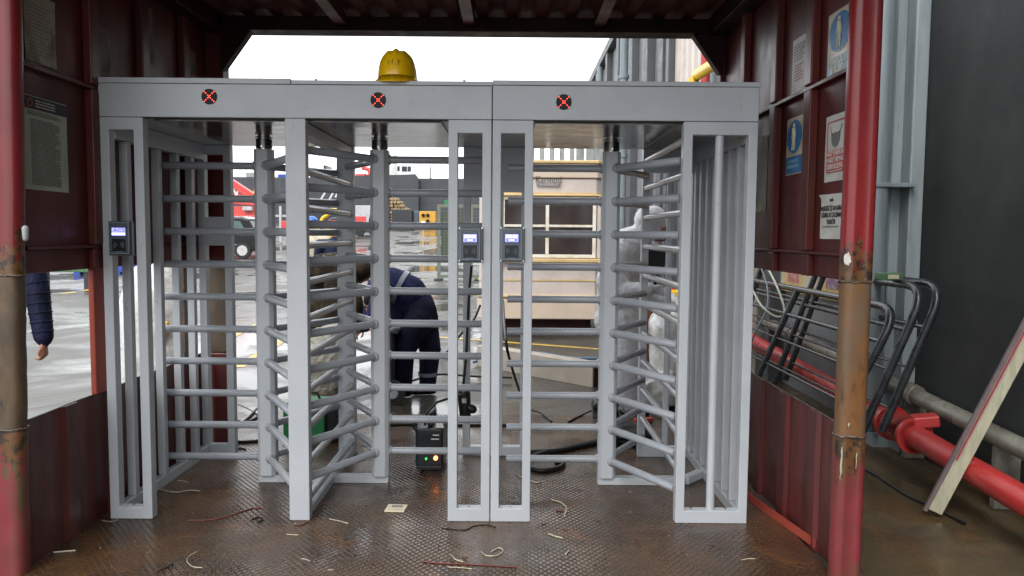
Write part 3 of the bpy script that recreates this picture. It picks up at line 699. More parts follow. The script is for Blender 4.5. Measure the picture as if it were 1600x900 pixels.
def rotor(parent, X, Y, ztop, z0arm, wings, aim=0.0):
    s = .053
    col = MB().prism([(X-s, Y-s*.55), (X-s*.6, Y-s), (X+s*.6, Y-s), (X+s, Y-s*.55), (X+s, Y+s*.55), (X+s*.6, Y+s), (X-s*.6, Y+s), (X-s, Y+s*.55)], 'z', .045, ztop).build('rotor', 'grey', parent, bevel=.004)
    MB().cyl((X, Y, ztop), (X, Y, ZH-.011), .035, 24).build('shaft', 'chrome', col)
    mb = MB(); mb.cyl((X, Y, ztop+.006), (X, Y, ztop+.060), .046, 24); mb.cyl((X, Y, ztop+.066), (X, Y, ztop+.072), .05, 24); mb.build('clamp_ring', 'dsteel', col)
    mb = MB()
    for a in range(0, 360, 45): mb.cyl((X+.044*math.cos(R(a)), Y+.044*math.sin(R(a)), ztop+.015), (X+.049*math.cos(R(a)), Y+.049*math.sin(R(a)), ztop+.015), .005, 8)
    mb.cyl((X, Y-.0465, ztop+.012), (X, Y-.050, ztop+.012), .004, 8); mb.build('clamp_bolts', 'chrome', col)
    for a in wings:
        d = V((math.cos(R(a)), math.sin(R(a)), 0))
        proto = None
        for k in range(10):
            z = z0arm+.1932*k
            if proto is None:
                c = V((X, Y, z))
                mb = MB(); L = .605
                mb.tube([c+d*.04, c+d*(L-.003), c+d*L], .0215, 16, rr=[.0215, .0215, .0185])
                mb.tube([c+d*.048, c+d*.062, c+d*.066], .029, 16, rr=[.029, .029, .022])
                na = len(mb.f); rnd = random.Random(int(a+X*100)); t_ = .08
                while t_ < L-.01:
                    q = c+d*t_+V((0, 0, -.0225)); e = rnd.uniform(.0012, .0026)
                    mb.add([q+V((e, 0, 0)), q+V((0, e, 0)), q+V((-e, 0, 0)), q+V((0, -e, 0)), q+V((0, 0, e)), q+V((0, 0, -e*1.4))], [(0, 1, 4), (1, 2, 4), (2, 3, 4), (3, 0, 4), (1, 0, 5), (2, 1, 5), (3, 2, 5), (0, 3, 5)], True)
                    t_ += rnd.uniform(.008, .026)
                proto = mb.build('arm', ['arm', 'drop'], col)
                proto.data.polygons.foreach_set('material_index', [0]*na+[1]*(len(mb.f)-na))
            else:
                o = proto.copy(); COL.objects.link(o); o.parent = col; o.location = (0, 0, .1932*k); WORLD_LOC[o.name] = WORLD_LOC[proto.name]
    return col

# --- wide double turnstile
T1 = thing('double_turnstile', 'wide double grey turnstile on the left, with two rotors and a yellow helmet on top', 'turnstile', (-1.1, 4.5, 0), 'full height turnstiles')
hd = MB().box(-2.09, -.108, YT, YR, ZH, ZT-.026).build('header', 'grey', T1, bevel=.003)
MB().box(-2.094, -1.121, YT-.004, YR+.004, ZT-.024, ZT+.003).build('header_lid', 'grey', hd, bevel=.002)
MB().box(-1.117, -.104, YT-.004, YR+.004, ZT-.024, ZT-.004).build('header_lid', 'grey', hd, bevel=.002)
MB().box(-2.086, -.112, YT+.003, YR-.003, ZT-.0258, ZT-.0242).build('lid_seam', 'seam', hd)
mb = MB()
for x in (-1.28, -1.15, -1.0, -.25, -1.62): mb.cyl((x, YT+.03, ZT-.003), (x, YT+.03, ZT+.009), .006, 8)
mb.build('lid_screw', 'grey', hd)
MB().box(-1.84, -.37, YT+.065, YR-.065, ZH-.010, ZH-.001).build('soffit', 'soffit', hd)
MB().box(-2.085, -.112, YT+.002, YT+.06, ZH-.0015, ZH+.001).build('header_seam', 'seam', hd)
zt = ZH-.002
MB().holed(-2.09, -1.87, 0, zt, [(-2.042, -1.918, .062, zt-.062)], YT+.001, YT+FD).build('front_frame', 'grey', T1, bevel=.0035)
MB().box(-1.152, -1.047, YT-.004, YT+.055, 0, zt).build('front_column', 'grey', T1, bevel=.004)
MB().holed(-.327, -.109, 0, zt, [(-.279, -.155, .07, zt-.066)], YT+.001, YT+FD).build('front_frame', 'grey', T1, bevel=.0035)
MB().holed(-2.09, -1.87, 0, zt, [(-2.042, -1.918, .062, 1.41), (-2.042, -1.918, 1.60, zt-.062)], YR-FD, YR-.001).build('rear_frame', 'grey', T1, bevel=.0035)
MB().box(-1.165, -1.055, YR-.07, YR, 0, zt).build('rear_column', 'grey', T1, bevel=.004)
MB().holed(-.327, -.109, 0, zt, [(-.279, -.155, .062, 1.75)], YR-FD, YR-.001).build('rear_frame', 'grey', T1, bevel=.0035)
MB().box(-2.088, -2.04, YT+FD+.001, YR-FD-.001, 0, .062).build('side_sill', 'grey', T1, bevel=.003)
MB().box(-2.088, -2.04, YT+FD+.001, YR-FD-.001, zt-.10, zt).build('side_rail', 'grey', T1, bevel=.003)
proto = None
for y in (4.10, 4.46, 4.70, 4.92):
    if proto is None: proto = MB().box(-2.086, -2.042, y, y+.045, .063, zt-.101).build('side_bar', 'grey', T1, bevel=.003)
    else: o = proto.copy(); COL.objects.link(o); o.parent = T1; o.location = (0, y-4.10, 0)
MB().box(-1.515, -.735, 4.525, 4.585, 0, .044).build('floor_beam', 'grey', T1, bevel=.003)
MB().box(-1.150, -1.118, YT+.056, YR-.071, 0.001, .046).build('floor_rail', 'grey', T1, bevel=.003)
MB().box(-1.092, -1.060, YT+.056, YR-.071, 0.001, .046).build('floor_rail', 'grey', T1, bevel=.003)
MB().box(-1.15, -1.06, YT+.056, YR-.071, ZH-.07, ZH-.012).build('top_rail', 'grey', T1, bevel=.003)
proto = None
for k in range(10):
    z = .09+.192*k
    if proto is None: proto = MB().tube([(-1.078, YT+.05, z), (-1.078, YR-.068, z)], .0195, 16).tube([(-1.078, YR-.09, z), (-1.078, YR-.069, z)], .027, 16).build('comb_bar', 'arm', T1)
    else: o = proto.copy(); COL.objects.link(o); o.parent = T1; o.location = (0, 0, .192*k)
rotor(T1, -1.462, 4.555, 1.985, .150, (180, -60, 60))
rotor(T1, -.783, 4.555, 1.985, .192, (0, -120, 120))
reader(T1, 186, 372, 0, True); reader(T1, 734.5, 382, 0)
led_x(T1, 327, 151); led_x(T1, 591, 156.5)
# --- single turnstile
T2 = thing('turnstile', 'narrower single grey turnstile on the right, with one rotor', 'turnstile', (.56, 4.5, 0), 'full height turnstiles')
hd = MB().box(-.104, 1.236, YT, YR, ZH, ZT-.022).build('header', 'grey', T2, bevel=.003)
MB().box(-.104, 1.242, YT-.004, YR+.004, ZT-.020, ZT+.003).build('header_lid', 'grey', hd, bevel=.002)
MB().box(-.1, 1.232, YT+.003, YR-.003, ZT-.0218, ZT-.0202).build('lid_seam', 'seam', hd)
MB().box(.112, .85, YT+.065, YR-.065, ZH-.010, ZH-.001).build('soffit', 'soffit', hd)
MB().box(.852, 1.18, YT+.065, YR-.065, ZH-.012, ZH-.001).build('soffit', 'soffit', hd)
MB().box(-.1, 1.232, YT+.002, YT+.06, ZH-.0015, ZH+.001).build('header_seam', 'seam', hd)
MB().holed(-.103, .103, 0, zt, [(-.060, .060, .07, zt-.066)], YT+.001, YT+FD).build('front_frame', 'grey', T2, bevel=.0035)
MB().holed(-.103, .103, 0, zt, [(-.060, .060, .062, 1.78)], YR-FD, YR-.001).build('rear_frame', 'grey', T2, bevel=.0035)
ff = MB().holed(.862, 1.236, 0, zt, [(.908, 1.190, .066, zt-.066)], YT+.001, YT+FD).build('front_frame', 'grey', T2, bevel=.0035)
MB().cyl((1.050, YT+.03, .064), (1.050, YT+.03, zt-.064), .0215, 20).build('round_bar', 'grey', ff)
rf = MB().holed(.862, 1.236, 0, zt, [(.908, 1.190, .066, zt-.16)], YR-FD, YR-.001).build('rear_frame', 'grey', T2, bevel=.0035)
MB().cyl((1.050, YR-.03, .064), (1.050, YR-.03, zt-.158), .0215, 20).build('round_bar', 'grey', rf)
MB().box(1.190, 1.235, YT+FD+.001, YR-FD-.001, 0, .060).build('side_sill', 'grey', T2, bevel=.003)
MB().box(1.190, 1.235, YT+FD+.001, YR-FD-.001, zt-.10, zt).build('side_rail', 'grey', T2, bevel=.003)
proto = None
for y in (4.10, 4.26, 4.42, 4.58, 4.74, 4.90, 5.04):
    if proto is None: proto = MB().box(1.192, 1.232, y, y+.04, .061, zt-.101).build('side_bar', 'grey', T2, bevel=.003)
    else: o = proto.copy(); COL.objects.link(o); o.parent = T2; o.location = (0, y-4.10, 0)
MB().box(.525, 1.05, 4.525, 4.585, 0, .044).build('floor_beam', 'grey', T2, bevel=.003)
MB().beam((1.055, 4.555, .024), (1.188, 4.70, .024), .05, .046).build('floor_brace', 'grey', T2, bevel=.003)
proto = None
for k in range(10):
    z = .27+.1925*k
    if k == 9: z -= .012
    if proto is None: proto = MB().tube([(.885, YT+.05, z), (.885, YR-.062, z)], .0195, 16).build('comb_bar', 'arm', T2)
    else: o = proto.copy(); COL.objects.link(o); o.parent = T2; o.location = (0, 0, z-.27)
rotor(T2, .577, 4.555, 1.985, .150, (180, -60, 60))
reader(T2, 799.5, 382, 0)
led_x(T2, 881, 159.5)

for T_, xs_ in ((T1, (-1.98, -.218)), (T2, (0.0, .95, 1.13))):
    for x_ in xs_: MB().cyl((x_, YT+.03, .062), (x_, YT+.03, .074), .007, 6).build('anchor_bolt', 'chrome', T_)
# ------------------------------------------------------------------ helmet on the header
hx = atY(620.5, 100, 4.03).x; hz = ZT-.004; hy = 4.04
hm = thing('hard_hat', 'yellow hard hat with M.Y handwritten on the front, on top of the left turnstile', 'helmet', (hx, hy, hz))
n, mrows = 48, 14; vs = []; fs = []
for j in range(mrows+1):
    ph = math.pi/2*j/mrows
    for k in range(n):
        a = 2*math.pi*k/n
        rx, ry = .101, .122
        rr = math.cos(ph)**.58 if j < mrows else 0.0
        x = rx*rr*math.cos(a); y = ry*rr*math.sin(a); z = .028+.142*math.sin(ph)
        # crown ridges running front to back
        for xr, am in ((0, .011), (-.042, .006), (.042, .006)):
            f = math.exp(-((x-xr)/.010)**2)*max(0, math.sin(ph)-.35)
            z += am*f*1.6
        vs.append((hx+x, hy+y, hz+z))
for j in range(mrows):
    for k in range(n): fs.append((j*n+k, j*n+(k+1) % n, (j+1)*n+(k+1) % n, (j+1)*n+k))
MB().add(vs, fs, True).build('shell', 'yellow', hm, fix=False)
vs = []; fs = []
for j, (e, dz) in enumerate(((0, .030), (.006, .018), (.012, .012), (.013, .008), (.006, .010), (0, .024))):
    for k in range(n):
        a = 2*math.pi*k/n; front = max(0, -math.sin(a))**2
        ex = e*(1+.35*front) + (.026*front if j in (2, 3) else .012*front if j == 1 else 0)
        vs.append((hx+(.101+ex)*math.cos(a), hy+(.122+ex*1.0)*math.sin(a), hz+dz-(.020*front if j in (1, 2, 3, 4) else 0)+(.0 if j else 0)+.003))
for j in range(6):
    for k in range(n): fs.append((j*n+k, j*n+(k+1) % n, ((j+1) % 6)*n+(k+1) % n, ((j+1) % 6)*n+k))
MB().add(vs, fs, True).build('brim', 'yellow', hm)
MB().cyl((hx, hy+.01, hz+.003), (hx, hy+.01, hz+.03), .085, 24).build('liner', 'yellow_dark', hm)
MB().obox((hx+.101, hy-.03, hz+.022), (.012, .05, .018)).build('side_clip', 'yellow', hm, bevel=.002)
def on_shell(u, v):
    # front surface point
    zz = hz+.028+.142*v; ph = math.asin(v); rr = math.cos(ph)**.58; x = .100*rr; 
    yy = -.122*rr*math.sqrt(max(0, 1-(u/max(x, 1e-3))**2))
    return V((hx+u, hy+yy-.0012, zz))
mb = MB()
for pts in ([(-.030, .36), (-.028, .55), (-.018, .47), (-.008, .57), (-.009, .38)], [(.004, .385), (.009, .385)], [(.016, .58), (.024, .49)], [(.032, .56), (.024, .47), (.018, .38)]):
    mb.tube([on_shell(*p) for p in pts], .0013, 6)
mb.build('handwriting', 'ink', hm)
# ------------------------------------------------------------------ right hand building
WX = 2.82
bd = thing('factory_building', 'tall grey factory building with charcoal rendered side and drainpipe, on the right', 'building', (WX, 5.3, 0))
MB().box(WX, WX+.4, -6, 5.42, -.1, 7.0).build('charcoal_wall', 'charcoal', bd)
pz = []
MB().box(2.60, WX+.05, 5.43, 5.95, -.1, 7.0).build('pilaster', 'pilaster', bd, bevel=.015)
MB().box(2.72, WX-.002, 5.30, 5.428, -.1, 7.0).build('pilaster', 'pilaster', bd, bevel=.01)
dp = MB().tube([(2.50, 5.33, .15), (2.50, 5.33, 7.0)], .085, 24).build('drainpipe', 'drain', bd)
c = atY(1400, 289, 5.24)
MB().holed(2.40, 2.74, c.z-.014, c.z+.014, [], 5.235, 5.43).build('pipe_bracket', 'drain', dp, bevel=.004)
MB().tube([(2.615, 5.40, 0.1), (2.62, 5.40, 7)], .022, 10).build('conduit', 'drain', bd)
MB().box(WX, WX+.4, 5.96, 28, -.1, 6.7).build('grey_wall', 'bldg', bd)
MB().box(WX-.18, WX+.5, 5.96, 28, 6.71, 6.95).build('parapet', 'bldg_d', bd, bevel=.01)
for y in (7.9, 9.6, 14.0, 15.6, 17.6, 19.9, 22.3, 24.9):
    MB().box(WX-.16, WX-.001, y, y+.42, -.05, 6.70).build('pilaster', 'bldg_d', bd, bevel=.01)
    MB().box(WX-.10, WX-.001, y+.43, y+.56, -.05, 6.70).build('pilaster', 'gcab', bd, bevel=.01)
for y in (10.6, 19.0, 24.2):
    p = MB().tube([(WX-.14, y, 0), (WX-.14, y, 6.7)], .10, 14).build('drainpipe', 'drain', bd)
    for z in (1.5, 3.4, 5.3): MB().tube([(WX-.14, y, z), (WX-.14, y, z+.08)], .125, 14).build('pipe_bracket', 'drain', p)
# cream corrugated bay
cb = MB(); poly = []; y = 11.2; k = 0
while y < 13.2:
    poly += [(WX-.05-(.05 if k % 2 else 0), y), (WX-.05-(.05 if k % 2 else 0), y+.17)]; y += .2; k += 1
poly += [(WX-.002, y-.2), (WX-.002, 11.2)]
cb.prism(poly, 'z', 3.3, 6.5).build('cream_cladding', 'cream_w', bd)
MB().box(WX-.2, WX-.001, 13.25, 13.5, 0, 6.69).build('dark_frame', 'bldg_d', bd, bevel=.01)
# red riser and yellow pipe on the wall
c = atY(1102, 110, 9.2)
rp = MB().tube([(c.x, 9.2, .1), (c.x, 9.2, 5.6)], .055, 14)
tag(rp.build('standpipe', 'red', loc=(c.x, 9.2, .1)), 'vertical red riser pipe seen above the right turnstile', 'pipe')
a = atY(1084, 122, 8.6); b = atY(1135, 88, 7.4)
tag(MB().tube([(a.x, a.y, a.z-.9), a, a+V((.03, 0, .03)), b, b+V((.1, -.3, .1))], .06, 14).build('gas_pipe', 'yellowm', loc=(a.x, a.y, a.z-.9)), 'yellow sloping pipe above the right end of the right turnstile', 'pipe')

# notice board on the wall behind the barriers
nb = thing('notice_board', 'large yellow notice board with pink and purple sheets behind the black barriers', 'notice board', (WX-.03, 7.3, .93))
bx0 = WX-.05
MB().box(bx0, WX-.002, 6.05, 8.9, .95, 2.22).build('board', 'boardy', nb, bevel=.004)
rnd = random.Random(11)
for k, (y, z, w_, h_, m) in enumerate(((6.12, 1.02, .30, .22, 'pink'), (6.50, 1.05, .26, .34, 'purple'), (6.12, 1.34, .28, .2, 'sign_red'), (6.12, 1.62, .3, .4, 'purple'), (6.55, 1.5, .5, .4, 'pink'), (6.9, 1.02, .4, .3, 'sign_cream'), (7.4, 1.05, .3, .25, 'pink'), (7.8, 1.02, .5, .3, 'sign_cream'), (8.35, 1.0, .4, .5, 'sign_red'))):
    MB().box(bx0-.004, bx0-.0005, y, y+w_, z, z+h_).build('pinned_sheet', m, nb)

# pipes along the wall
pa, pb = V((2.50, -1.2, .055)), V((2.52, 9.5, .40))
rp = thing('fire_pipe', 'thick bright red pipe running along the foot of the dark wall', 'pipe', (2.5, 4, .1))
a = atX(1640, 806, 2.48); b = atX(1172, 530, 2.52)
dirp = (b-a).normalized()
MB().tube([a-dirp*3, a, b, b+dirp*3], .071, 24).build('pipe', 'red', rp)
c = atX(1410, 665, 2.49)
tt = ((c-a).dot(dirp)); c = a+dirp*tt
MB().tube([c-dirp*.16, c-dirp*.11, c-dirp*.11+V((0,0,.0001)), c+dirp*.11, c+dirp*.16], .1, 24, rr=[.098, .105, .095, .095, .10]).build('coupling', 'red', rp)
for s in (-1, 1): MB().tube([c+dirp*s*.13, c+dirp*s*.16], .112, 24).build('flange', 'red', rp)
MB().beam(c+V((.0, 0, .08))-dirp*.11, c+V((.14, 0, .105))-dirp*.15, .12, .07).build('pipe_cradle', 'red', rp, bevel=.01)
gp = thing('grey_pipe', 'olive grey pipe running above the red pipe along the dark wall', 'pipe', (2.7, 4, .4))
a2 = atX(1640, 722, 2.70); b2 = atX(1168, 488, 2.70); d2 = (b2-a2).normalized()
MB().tube([a2-d2*3, a2, b2, b2+d2*3], .055, 20).build('pipe', 'gpipe', gp)
for px, py in ((1425, 620), (1235, 521)):
    c = a2+d2*((atX(px, py, 2.70)-a2).dot(d2)); MB().tube([c-d2*.06, c-d2*.055, c+d2*.055, c+d2*.06], .07, 20, rr=[.058, .07, .07, .058]).build('pipe_collar', 'gpipe', gp)
for px, py in ((1418, 632), (1560, 690)):
    c = a2+d2*((atX(px, py, 2.70)-a2).dot(d2)); MB().box(c.x-.02, WX-.003, c.y-.02, c.y+.02, 0, c.z-.045).build('pipe_support', 'gpipe', gp)
p = atZ(1205, 556, .12)
tag(MB().tube([(2.02, 7.6, .05), (2.05, 6.1, .12)], .035, 14).build('short_pipe', 'red', loc=(2.03, 7, .05)), 'short open-ended red tube lying behind the right low panel', 'pipe')

# leaning black barriers
def arc(p0, p1, p2, r, n=6):
    """fillet at p1"""
    a = (p0-p1).normalized(); b = (p2-p1).normalized(); out = []
    for k in range(n+1):
        t = k/n; out.append((p1+a*r)*(1-t)**2 + p1*2*t*(1-t) + (p1+b*r)*t*t)
    return out
def barrier(y0, y1, xf, zf, xt, zt, label, lean=.12, struts=2, r=.022):
    t = thing('crowd_barrier', label, 'barrier', (xf, (y0+y1)/2, 0), 'black tubular barriers leaning on the pipes')
    A = V((xf, y0+lean*1.6, zf)); B = V((xt, y0-.02, zt)); C = V((xt, y1, zt)); D = V((xf, y1+lean, zf))
    pts = [A] + arc(A, B, C, .22) + [C, C.lerp(D, .08), D]
    MB().tube([A] + arc(A, B, C, .22) + arc(B, C, D, .12) + [D], r, 14).build('frame_tube', 'blackpipe', t)
    S0 = B.lerp(C, struts); S1 = A.lerp(D, struts)
    MB().tube([S0, S1], r*.95, 14).build('strut', 'blackpipe', t)
    for k in range(3):
        f = (.72, .45, .16)[k]
        MB().tube([A.lerp(B, f), D.lerp(C, f)], .010 if k else .016, 8).build('rung', 'blackpipe', t)
    return t
barrier(4.62, 7.95, 2.36, .27, 2.60, 1.215, 'black tubular barrier leaning closest to the dark wall, reaching furthest right', struts=.53, r=.026)
barrier(4.64, 7.70, 2.24, .25, 2.50, 1.20, 'middle black tubular barrier of the leaning row, foot on the red pipe', struts=.55, r=.026)
barrier(4.62, 7.45, 2.08, .33, 2.33, 1.07, 'lower black tubular barrier, nearest the shelter wall, with shorter rounded end', struts=.575, r=.026)
# plank
a = atZ(1456, 806, 0); b = atX(1668, 408, WX-.03)
pk = thing('plank', 'pale wooden plank with red paint streak propped against the dark wall', 'plank', a)
d = (b-a).normalized(); sx = V((-.55, -.83, 0)); 
wv = d.cross(V((.35, 1, 0)).normalized()).normalized()
MB().beam(a+d*.03, b, .072, .035, up=V((-.35, -1, .1))).build('board', 'wood', pk, bevel=.003)
off = wv*-.052
sd_ = -1 if (off.x > 0) else 1
MB().beam(a+d*.03+V((-.046, .01, 0)), b+V((-.046, .01, 0)), .020, .032, up=V((-.35, -1, .1))).build('edge_strip', 'wood_side', pk, bevel=.002)
MB().beam(a+d*.35+V((-.036, -.012, .0)), b+V((-.036, -.012, 0)), 0.005, .020, up=V((-.35, -1, .1))).build('paint_streak', 'wood_red', pk)
# loose cables
def cable(name, px, r, label, mat, z=0.0, cat='cable', lift=None):
    pts = []
    ctrl = [atZ(p[0], p[1], z+r+ (p[2] if len(p) > 2 else 0)) for p in px]
    n = len(ctrl)
    for i in range(n-1):
        p0, p1, p2, p3 = ctrl[max(i-1, 0)], ctrl[i], ctrl[i+1], ctrl[min(i+2, n-1)]
        for k in range(6):
            t = k/6
            pts.append(.5*((2*p1)+(-p0+p2)*t+(2*p0-5*p1+4*p2-p3)*t*t+(-p0+3*p1-3*p2+p3)*t**3))
    pts.append(ctrl[-1])
    return tag(MB().tube(pts, r, 8).build(name, mat, loc=ctrl[0]), label, cat)
cable('cable', [(1342, 728), (1375, 745), (1420, 775), (1465, 795), (1508, 818)], .008, 'black cable on the muddy slab, passing under the plank', 'cable')
# cables hanging on the barriers
def hang(pts, r, label, mat):
    pts = [V(p) for p in pts]; out = []; n = len(pts)
    for i in range(n-1):
        p0, p1, p2, p3 = pts[max(i-1, 0)], pts[i], pts[i+1], pts[min(i+2, n-1)]
        for k in range(8):
            t = k/8; out.append(.5*((2*p1)+(-p0+p2)*t+(2*p0-5*p1+4*p2-p3)*t*t+(-p0+3*p1-3*p2+p3)*t**3))
    out.append(pts[-1])
    return tag(MB().tube(out, r, 8).build('hanging_cable', mat, loc=pts[0]), label, 'cable')
hang([atY(px, py, Y) for px, py, Y in ((1197, 414, 7.2), (1215, 450, 6.6), (1226, 487, 6.4), (1213, 495, 6.4), (1190, 478, 6.5), (1172, 445, 6.9))], .010, 'pale cable looped over the rear of the barriers', 'cable_w')
hang([atY(px, py, Y) for px, py, Y in ((1190, 420, 7.0), (1199, 450, 6.8), (1198, 482, 6.7), (1182, 515, 6.7), (1172, 540, 6.8))], .007, 'thin grey cable drooping behind the pale cable', 'cable_g')
# grey stub column & green box behind the posts
MB_ = MB(); c = atY(1192, 450, 8.2)
tag(MB().box(c.x-.09, c.x+.09, 8.1, 8.3, -.01, 1.25).build('bollard', 'gpipe', loc=(c.x, 8.2, 0), bevel=.01), 'olive square stub post behind the rear of the barriers', 'post')
c = atY(1368, 415, 4.9)
gb = thing('small_box', 'small dark green box on the barrier rail by the right front post', 'box', (2.44, 4.95, 1.22))
MB().box(2.37, 2.50, 4.90, 5.02, 1.225, 1.27).build('carton', 'darkgreen', gb, bevel=.004)
MB().box(2.40, 2.47, 4.897, 4.8995, 1.235, 1.262).build('carton_label', 'sign_cream', gb)
# red riser thing left of the board
tag(MB().box(2.62, 2.78, 9.3, 9.6, 0, 1.75).build('fire_cabinet', 'red', loc=(2.7, 9.45, 0), bevel=.02), 'red upright cabinet at the grey wall beyond the barriers', 'cabinet')

# ------------------------------------------------------------------ things on the floor
a = atZ(1160, 775, 0); b = atZ(1274, 857, 0); d = (b-a).normalized(); s = V((d.y, -d.x, 0))
ra = thing('angle_bar', 'red primed steel angle lying on the floor beside the right wall', 'steel bar', a)
MB().beam(a+V((0, 0, .022)), b+V((0, 0, .022)), .004, .044).build('upright_leg', 'redangle', ra)
MB().beam(a+V((0, 0, .004))-s*.020, b+V((0, 0, .004))-s*.020, .034, .004).build('flat_leg', 'redangle', ra)
# cream card with slot
c = atZ(619, 794, .004)
cd = thing('plastic_card', 'cream plastic cover plate with grey slot lying on the wet floor', 'card', (c.x, c.y, 0))
m3 = Matrix.Rotation(R(-3), 3, 'Z')
MB().obox(c, (.108, .105, .006), m3).build('plate', 'card', cd, bevel=.001)
MB().obox(c+V((.004, .02, .0038)), (.062, .028, .0012), m3).build('slot', 'mask_g', cd)
mb = MB(); [mb.obox(c+V((-.03+.012*i, -.025, .0036)), (.004, .004, .001), m3) for i in range(6)]; mb.build('pin_holes', 'ink_g', cd)
scr = [
 ([(252, 765), (275, 769), (296, 766), (313, 767)], .006, 'scrap_w', 'cream twig-like wire offcut inside the left passage'),
 ([(277, 751), (285, 751), (294, 754)], .004, 'scrap_w', 'tiny cream offcut behind the left front frame'),
 ([(84, 863), (118, 860)], .008, 'scrap_w', 'straight white rod offcut by the left low panel'),
 ([(316, 887), (300, 885), (292, 876), (297, 868), (308, 862)], .004, 'scrap_w', 'thin cream wire curled like a hook, bottom left floor'),
 ([(160, 813), (172, 815), (182, 813), (183, 810)], .004, 'scrap_w', 'small bent cream scrap touching the left frame foot'),
 ([(295, 813), (330, 812), (362, 805), (388, 796), (408, 793)], .005, 'scrap_r', 'long reddish twig on the floor left of the middle column'),
 ([(393, 812), (404, 808), (411, 812), (402, 816)], .006, 'cable', 'small dark knot of rubber on the floor left of the column'),
 ([(459, 820), (470, 820), (482, 815)], .006, 'scrap_b', 'short brown twig by the foot of the middle column'),
 ([(448, 835), (466, 836)], .005, 'scrap_w', 'short straight cream stick below the middle column'),
 ([(515, 811), (530, 814), (544, 818)], .006, 'scrap_w', 'cream splinter right of the middle column foot'),
 ([(471, 873), (478, 874), (484, 877)], .005, 'scrap_w', 'small cream offcut at the bottom, left of centre'),
 ([(512, 891), (521, 890)], .004, 'scrap_w', 'tiny cream fleck at the bottom edge, left of centre'),
 ([(246, 893), (262, 886), (270, 880), (268, 890)], .004, 'cable', 'small black wire curl at the bottom left of the floor'),
 ([(658, 877), (690, 880), (740, 882), (808, 886)], .006, 'scrap_r', 'long thin red stick across the front of the floor'),
 ([(705, 867), (712, 874), (724, 878)], .006, 'scrap_w', 'cream curved offcut just above the long red stick'),
 ([(752, 862), (760, 868), (776, 868), (786, 861), (780, 856), (768, 862)], .006, 'scrap_w', 'looped pale wire offcut in front of the middle frames'),
 ([(862, 781), (876, 785), (885, 794), (882, 806)], .009, 'scrap_w', 'thick cream hook shaped offcut in the right passage'),
 ([(857, 834), (868, 838), (880, 841)], .008, 'scrap_w', 'straight cream stub in front of the right passage'),
 ([(884, 866), (889, 860)], .008, 'scrap_w', 'tiny cream stub low in front of the right passage'),
 ([(828, 751), (838, 754), (850, 752)], .008, 'scrap_w', 'cream scrap right behind the right slot frame'),
 ([(805, 740), (815, 746), (826, 750)], .006, 'scrap_w', 'cream scrap seen through the right slot frame'),
 ([(869, 797), (880, 798)], .010, 'scrap_b', 'brown bit beside the hook shaped offcut'),
 ([(1159, 875), (1168, 873), (1180, 873)], .004, 'scrap_w', 'thin white curl at the bottom right of the floor'),
 ([(690, 825), (725, 828), (740, 822), (760, 820), (775, 824)], .005, 'cable', 'black wire curl under the two middle slot frames'),
 ([(700, 886), (720, 887), (738, 889)], .005, 'scrap_w', 'whitish scrap at the very bottom, right of centre'),
]
for px, r, m, lb in scr:
    cable('floor_scrap', px, r*.5, lb, m, 0, 'scrap')
# grit and shavings nobody could count
mb = MB(); rnd = random.Random(21)
for k in range(420):
    x = rnd.uniform(-2.0, 1.35); y = rnd.uniform(3.1, 6.0); L = rnd.uniform(.003, .016) if rnd.random() < .9 else .03; a = rnd.uniform(0, 6.28)
    p = V((x, y, .002)); mb.tube([p, p+V((math.cos(a), math.sin(a), 0))*L], rnd.uniform(.0008, .0022), 4)
tag(mb.build('floor_grit', 'scrap_b'), 'fine brown grit and shavings scattered over the wet checker plate', None, None, 'stuff')
mb = MB()
for k in range(90):
    x = rnd.uniform(-2.0, 1.35); y = rnd.uniform(3.1, 6.0); L = rnd.uniform(.004, .02); a = rnd.uniform(0, 6.28)
    p = V((x, y, .002)); mb.tube([p, p+V((math.cos(a), math.sin(a), 0))*L], rnd.uniform(.0008, .0018), 4)
tag(mb.build('floor_shavings', 'scrap_w'), 'tiny pale plastic shavings scattered over the wet floor', None, None, 'stuff')

# welder behind the middle passage
c0 = atZ(668, 741, 0)
wx, wy = c0.x, c0.y+.02
wd = thing('welding_machine', 'small black and blue welding machine with lit orange lamp on the floor', 'welder', (wx, wy, 0))
cy = wy+.17
MB().box(wx-.075, wx+.095, wy, wy+.36, .02, .285).build('case', 'blackp', wd, bevel=.012)
MB().box(wx-.083, wx-.076, wy+.02, wy+.34, .04, .27).build('side_panel', 'wblue', wd, bevel=.002)
MB().box(wx-.07, wx+.09, wy-.012, wy-.001, .025, .05).build('front_lip', 'blackp', wd, bevel=.004)
MB().tube([(wx+.01, wy+.06, .285), (wx+.01, wy+.08, .35), (wx+.01, wy+.26, .35), (wx+.01, wy+.30, .285)], .015, 10).build('handle', 'blackp', wd)
MB().tube([(wx-.01, wy-.002, .095), (wx-.01, wy-.014, .095)], .007, 12).build('green_lamp', 'led_g', wd)
MB().tube([(wx+.05, wy-.002, .10), (wx+.05, wy-.016, .10)], .0125, 16).build('power_lamp', 'led_o', wd)
MB().box(wx+.02, wx+.07, wy-.003, wy-.0005, .215, .222).box(wx+.03, wx+.07, wy-.003, wy-.0005, .24, .247).build('label_strips', 'paper', wd)
MB().prism([(wx+.05, .285), (wx+.10, .285), (wx+.065, .36), (wx+.05, .36)], 'y', wy+.02, wy+.025).build('white_tag', 'paper', wd)
mb = MB(); mb.tube([(wx-.045+.045*math.cos(a)*(1+.06*a/6), wy+.03+.03*math.sin(a*.5), .30+.035*math.sin(a)) for a in [k*.4 for k in range(50)]], .006, 6)
mb.build('coiled_lead', 'cable', wd)
mb = MB(); p = V((wx-.01, wy+.1, .34))
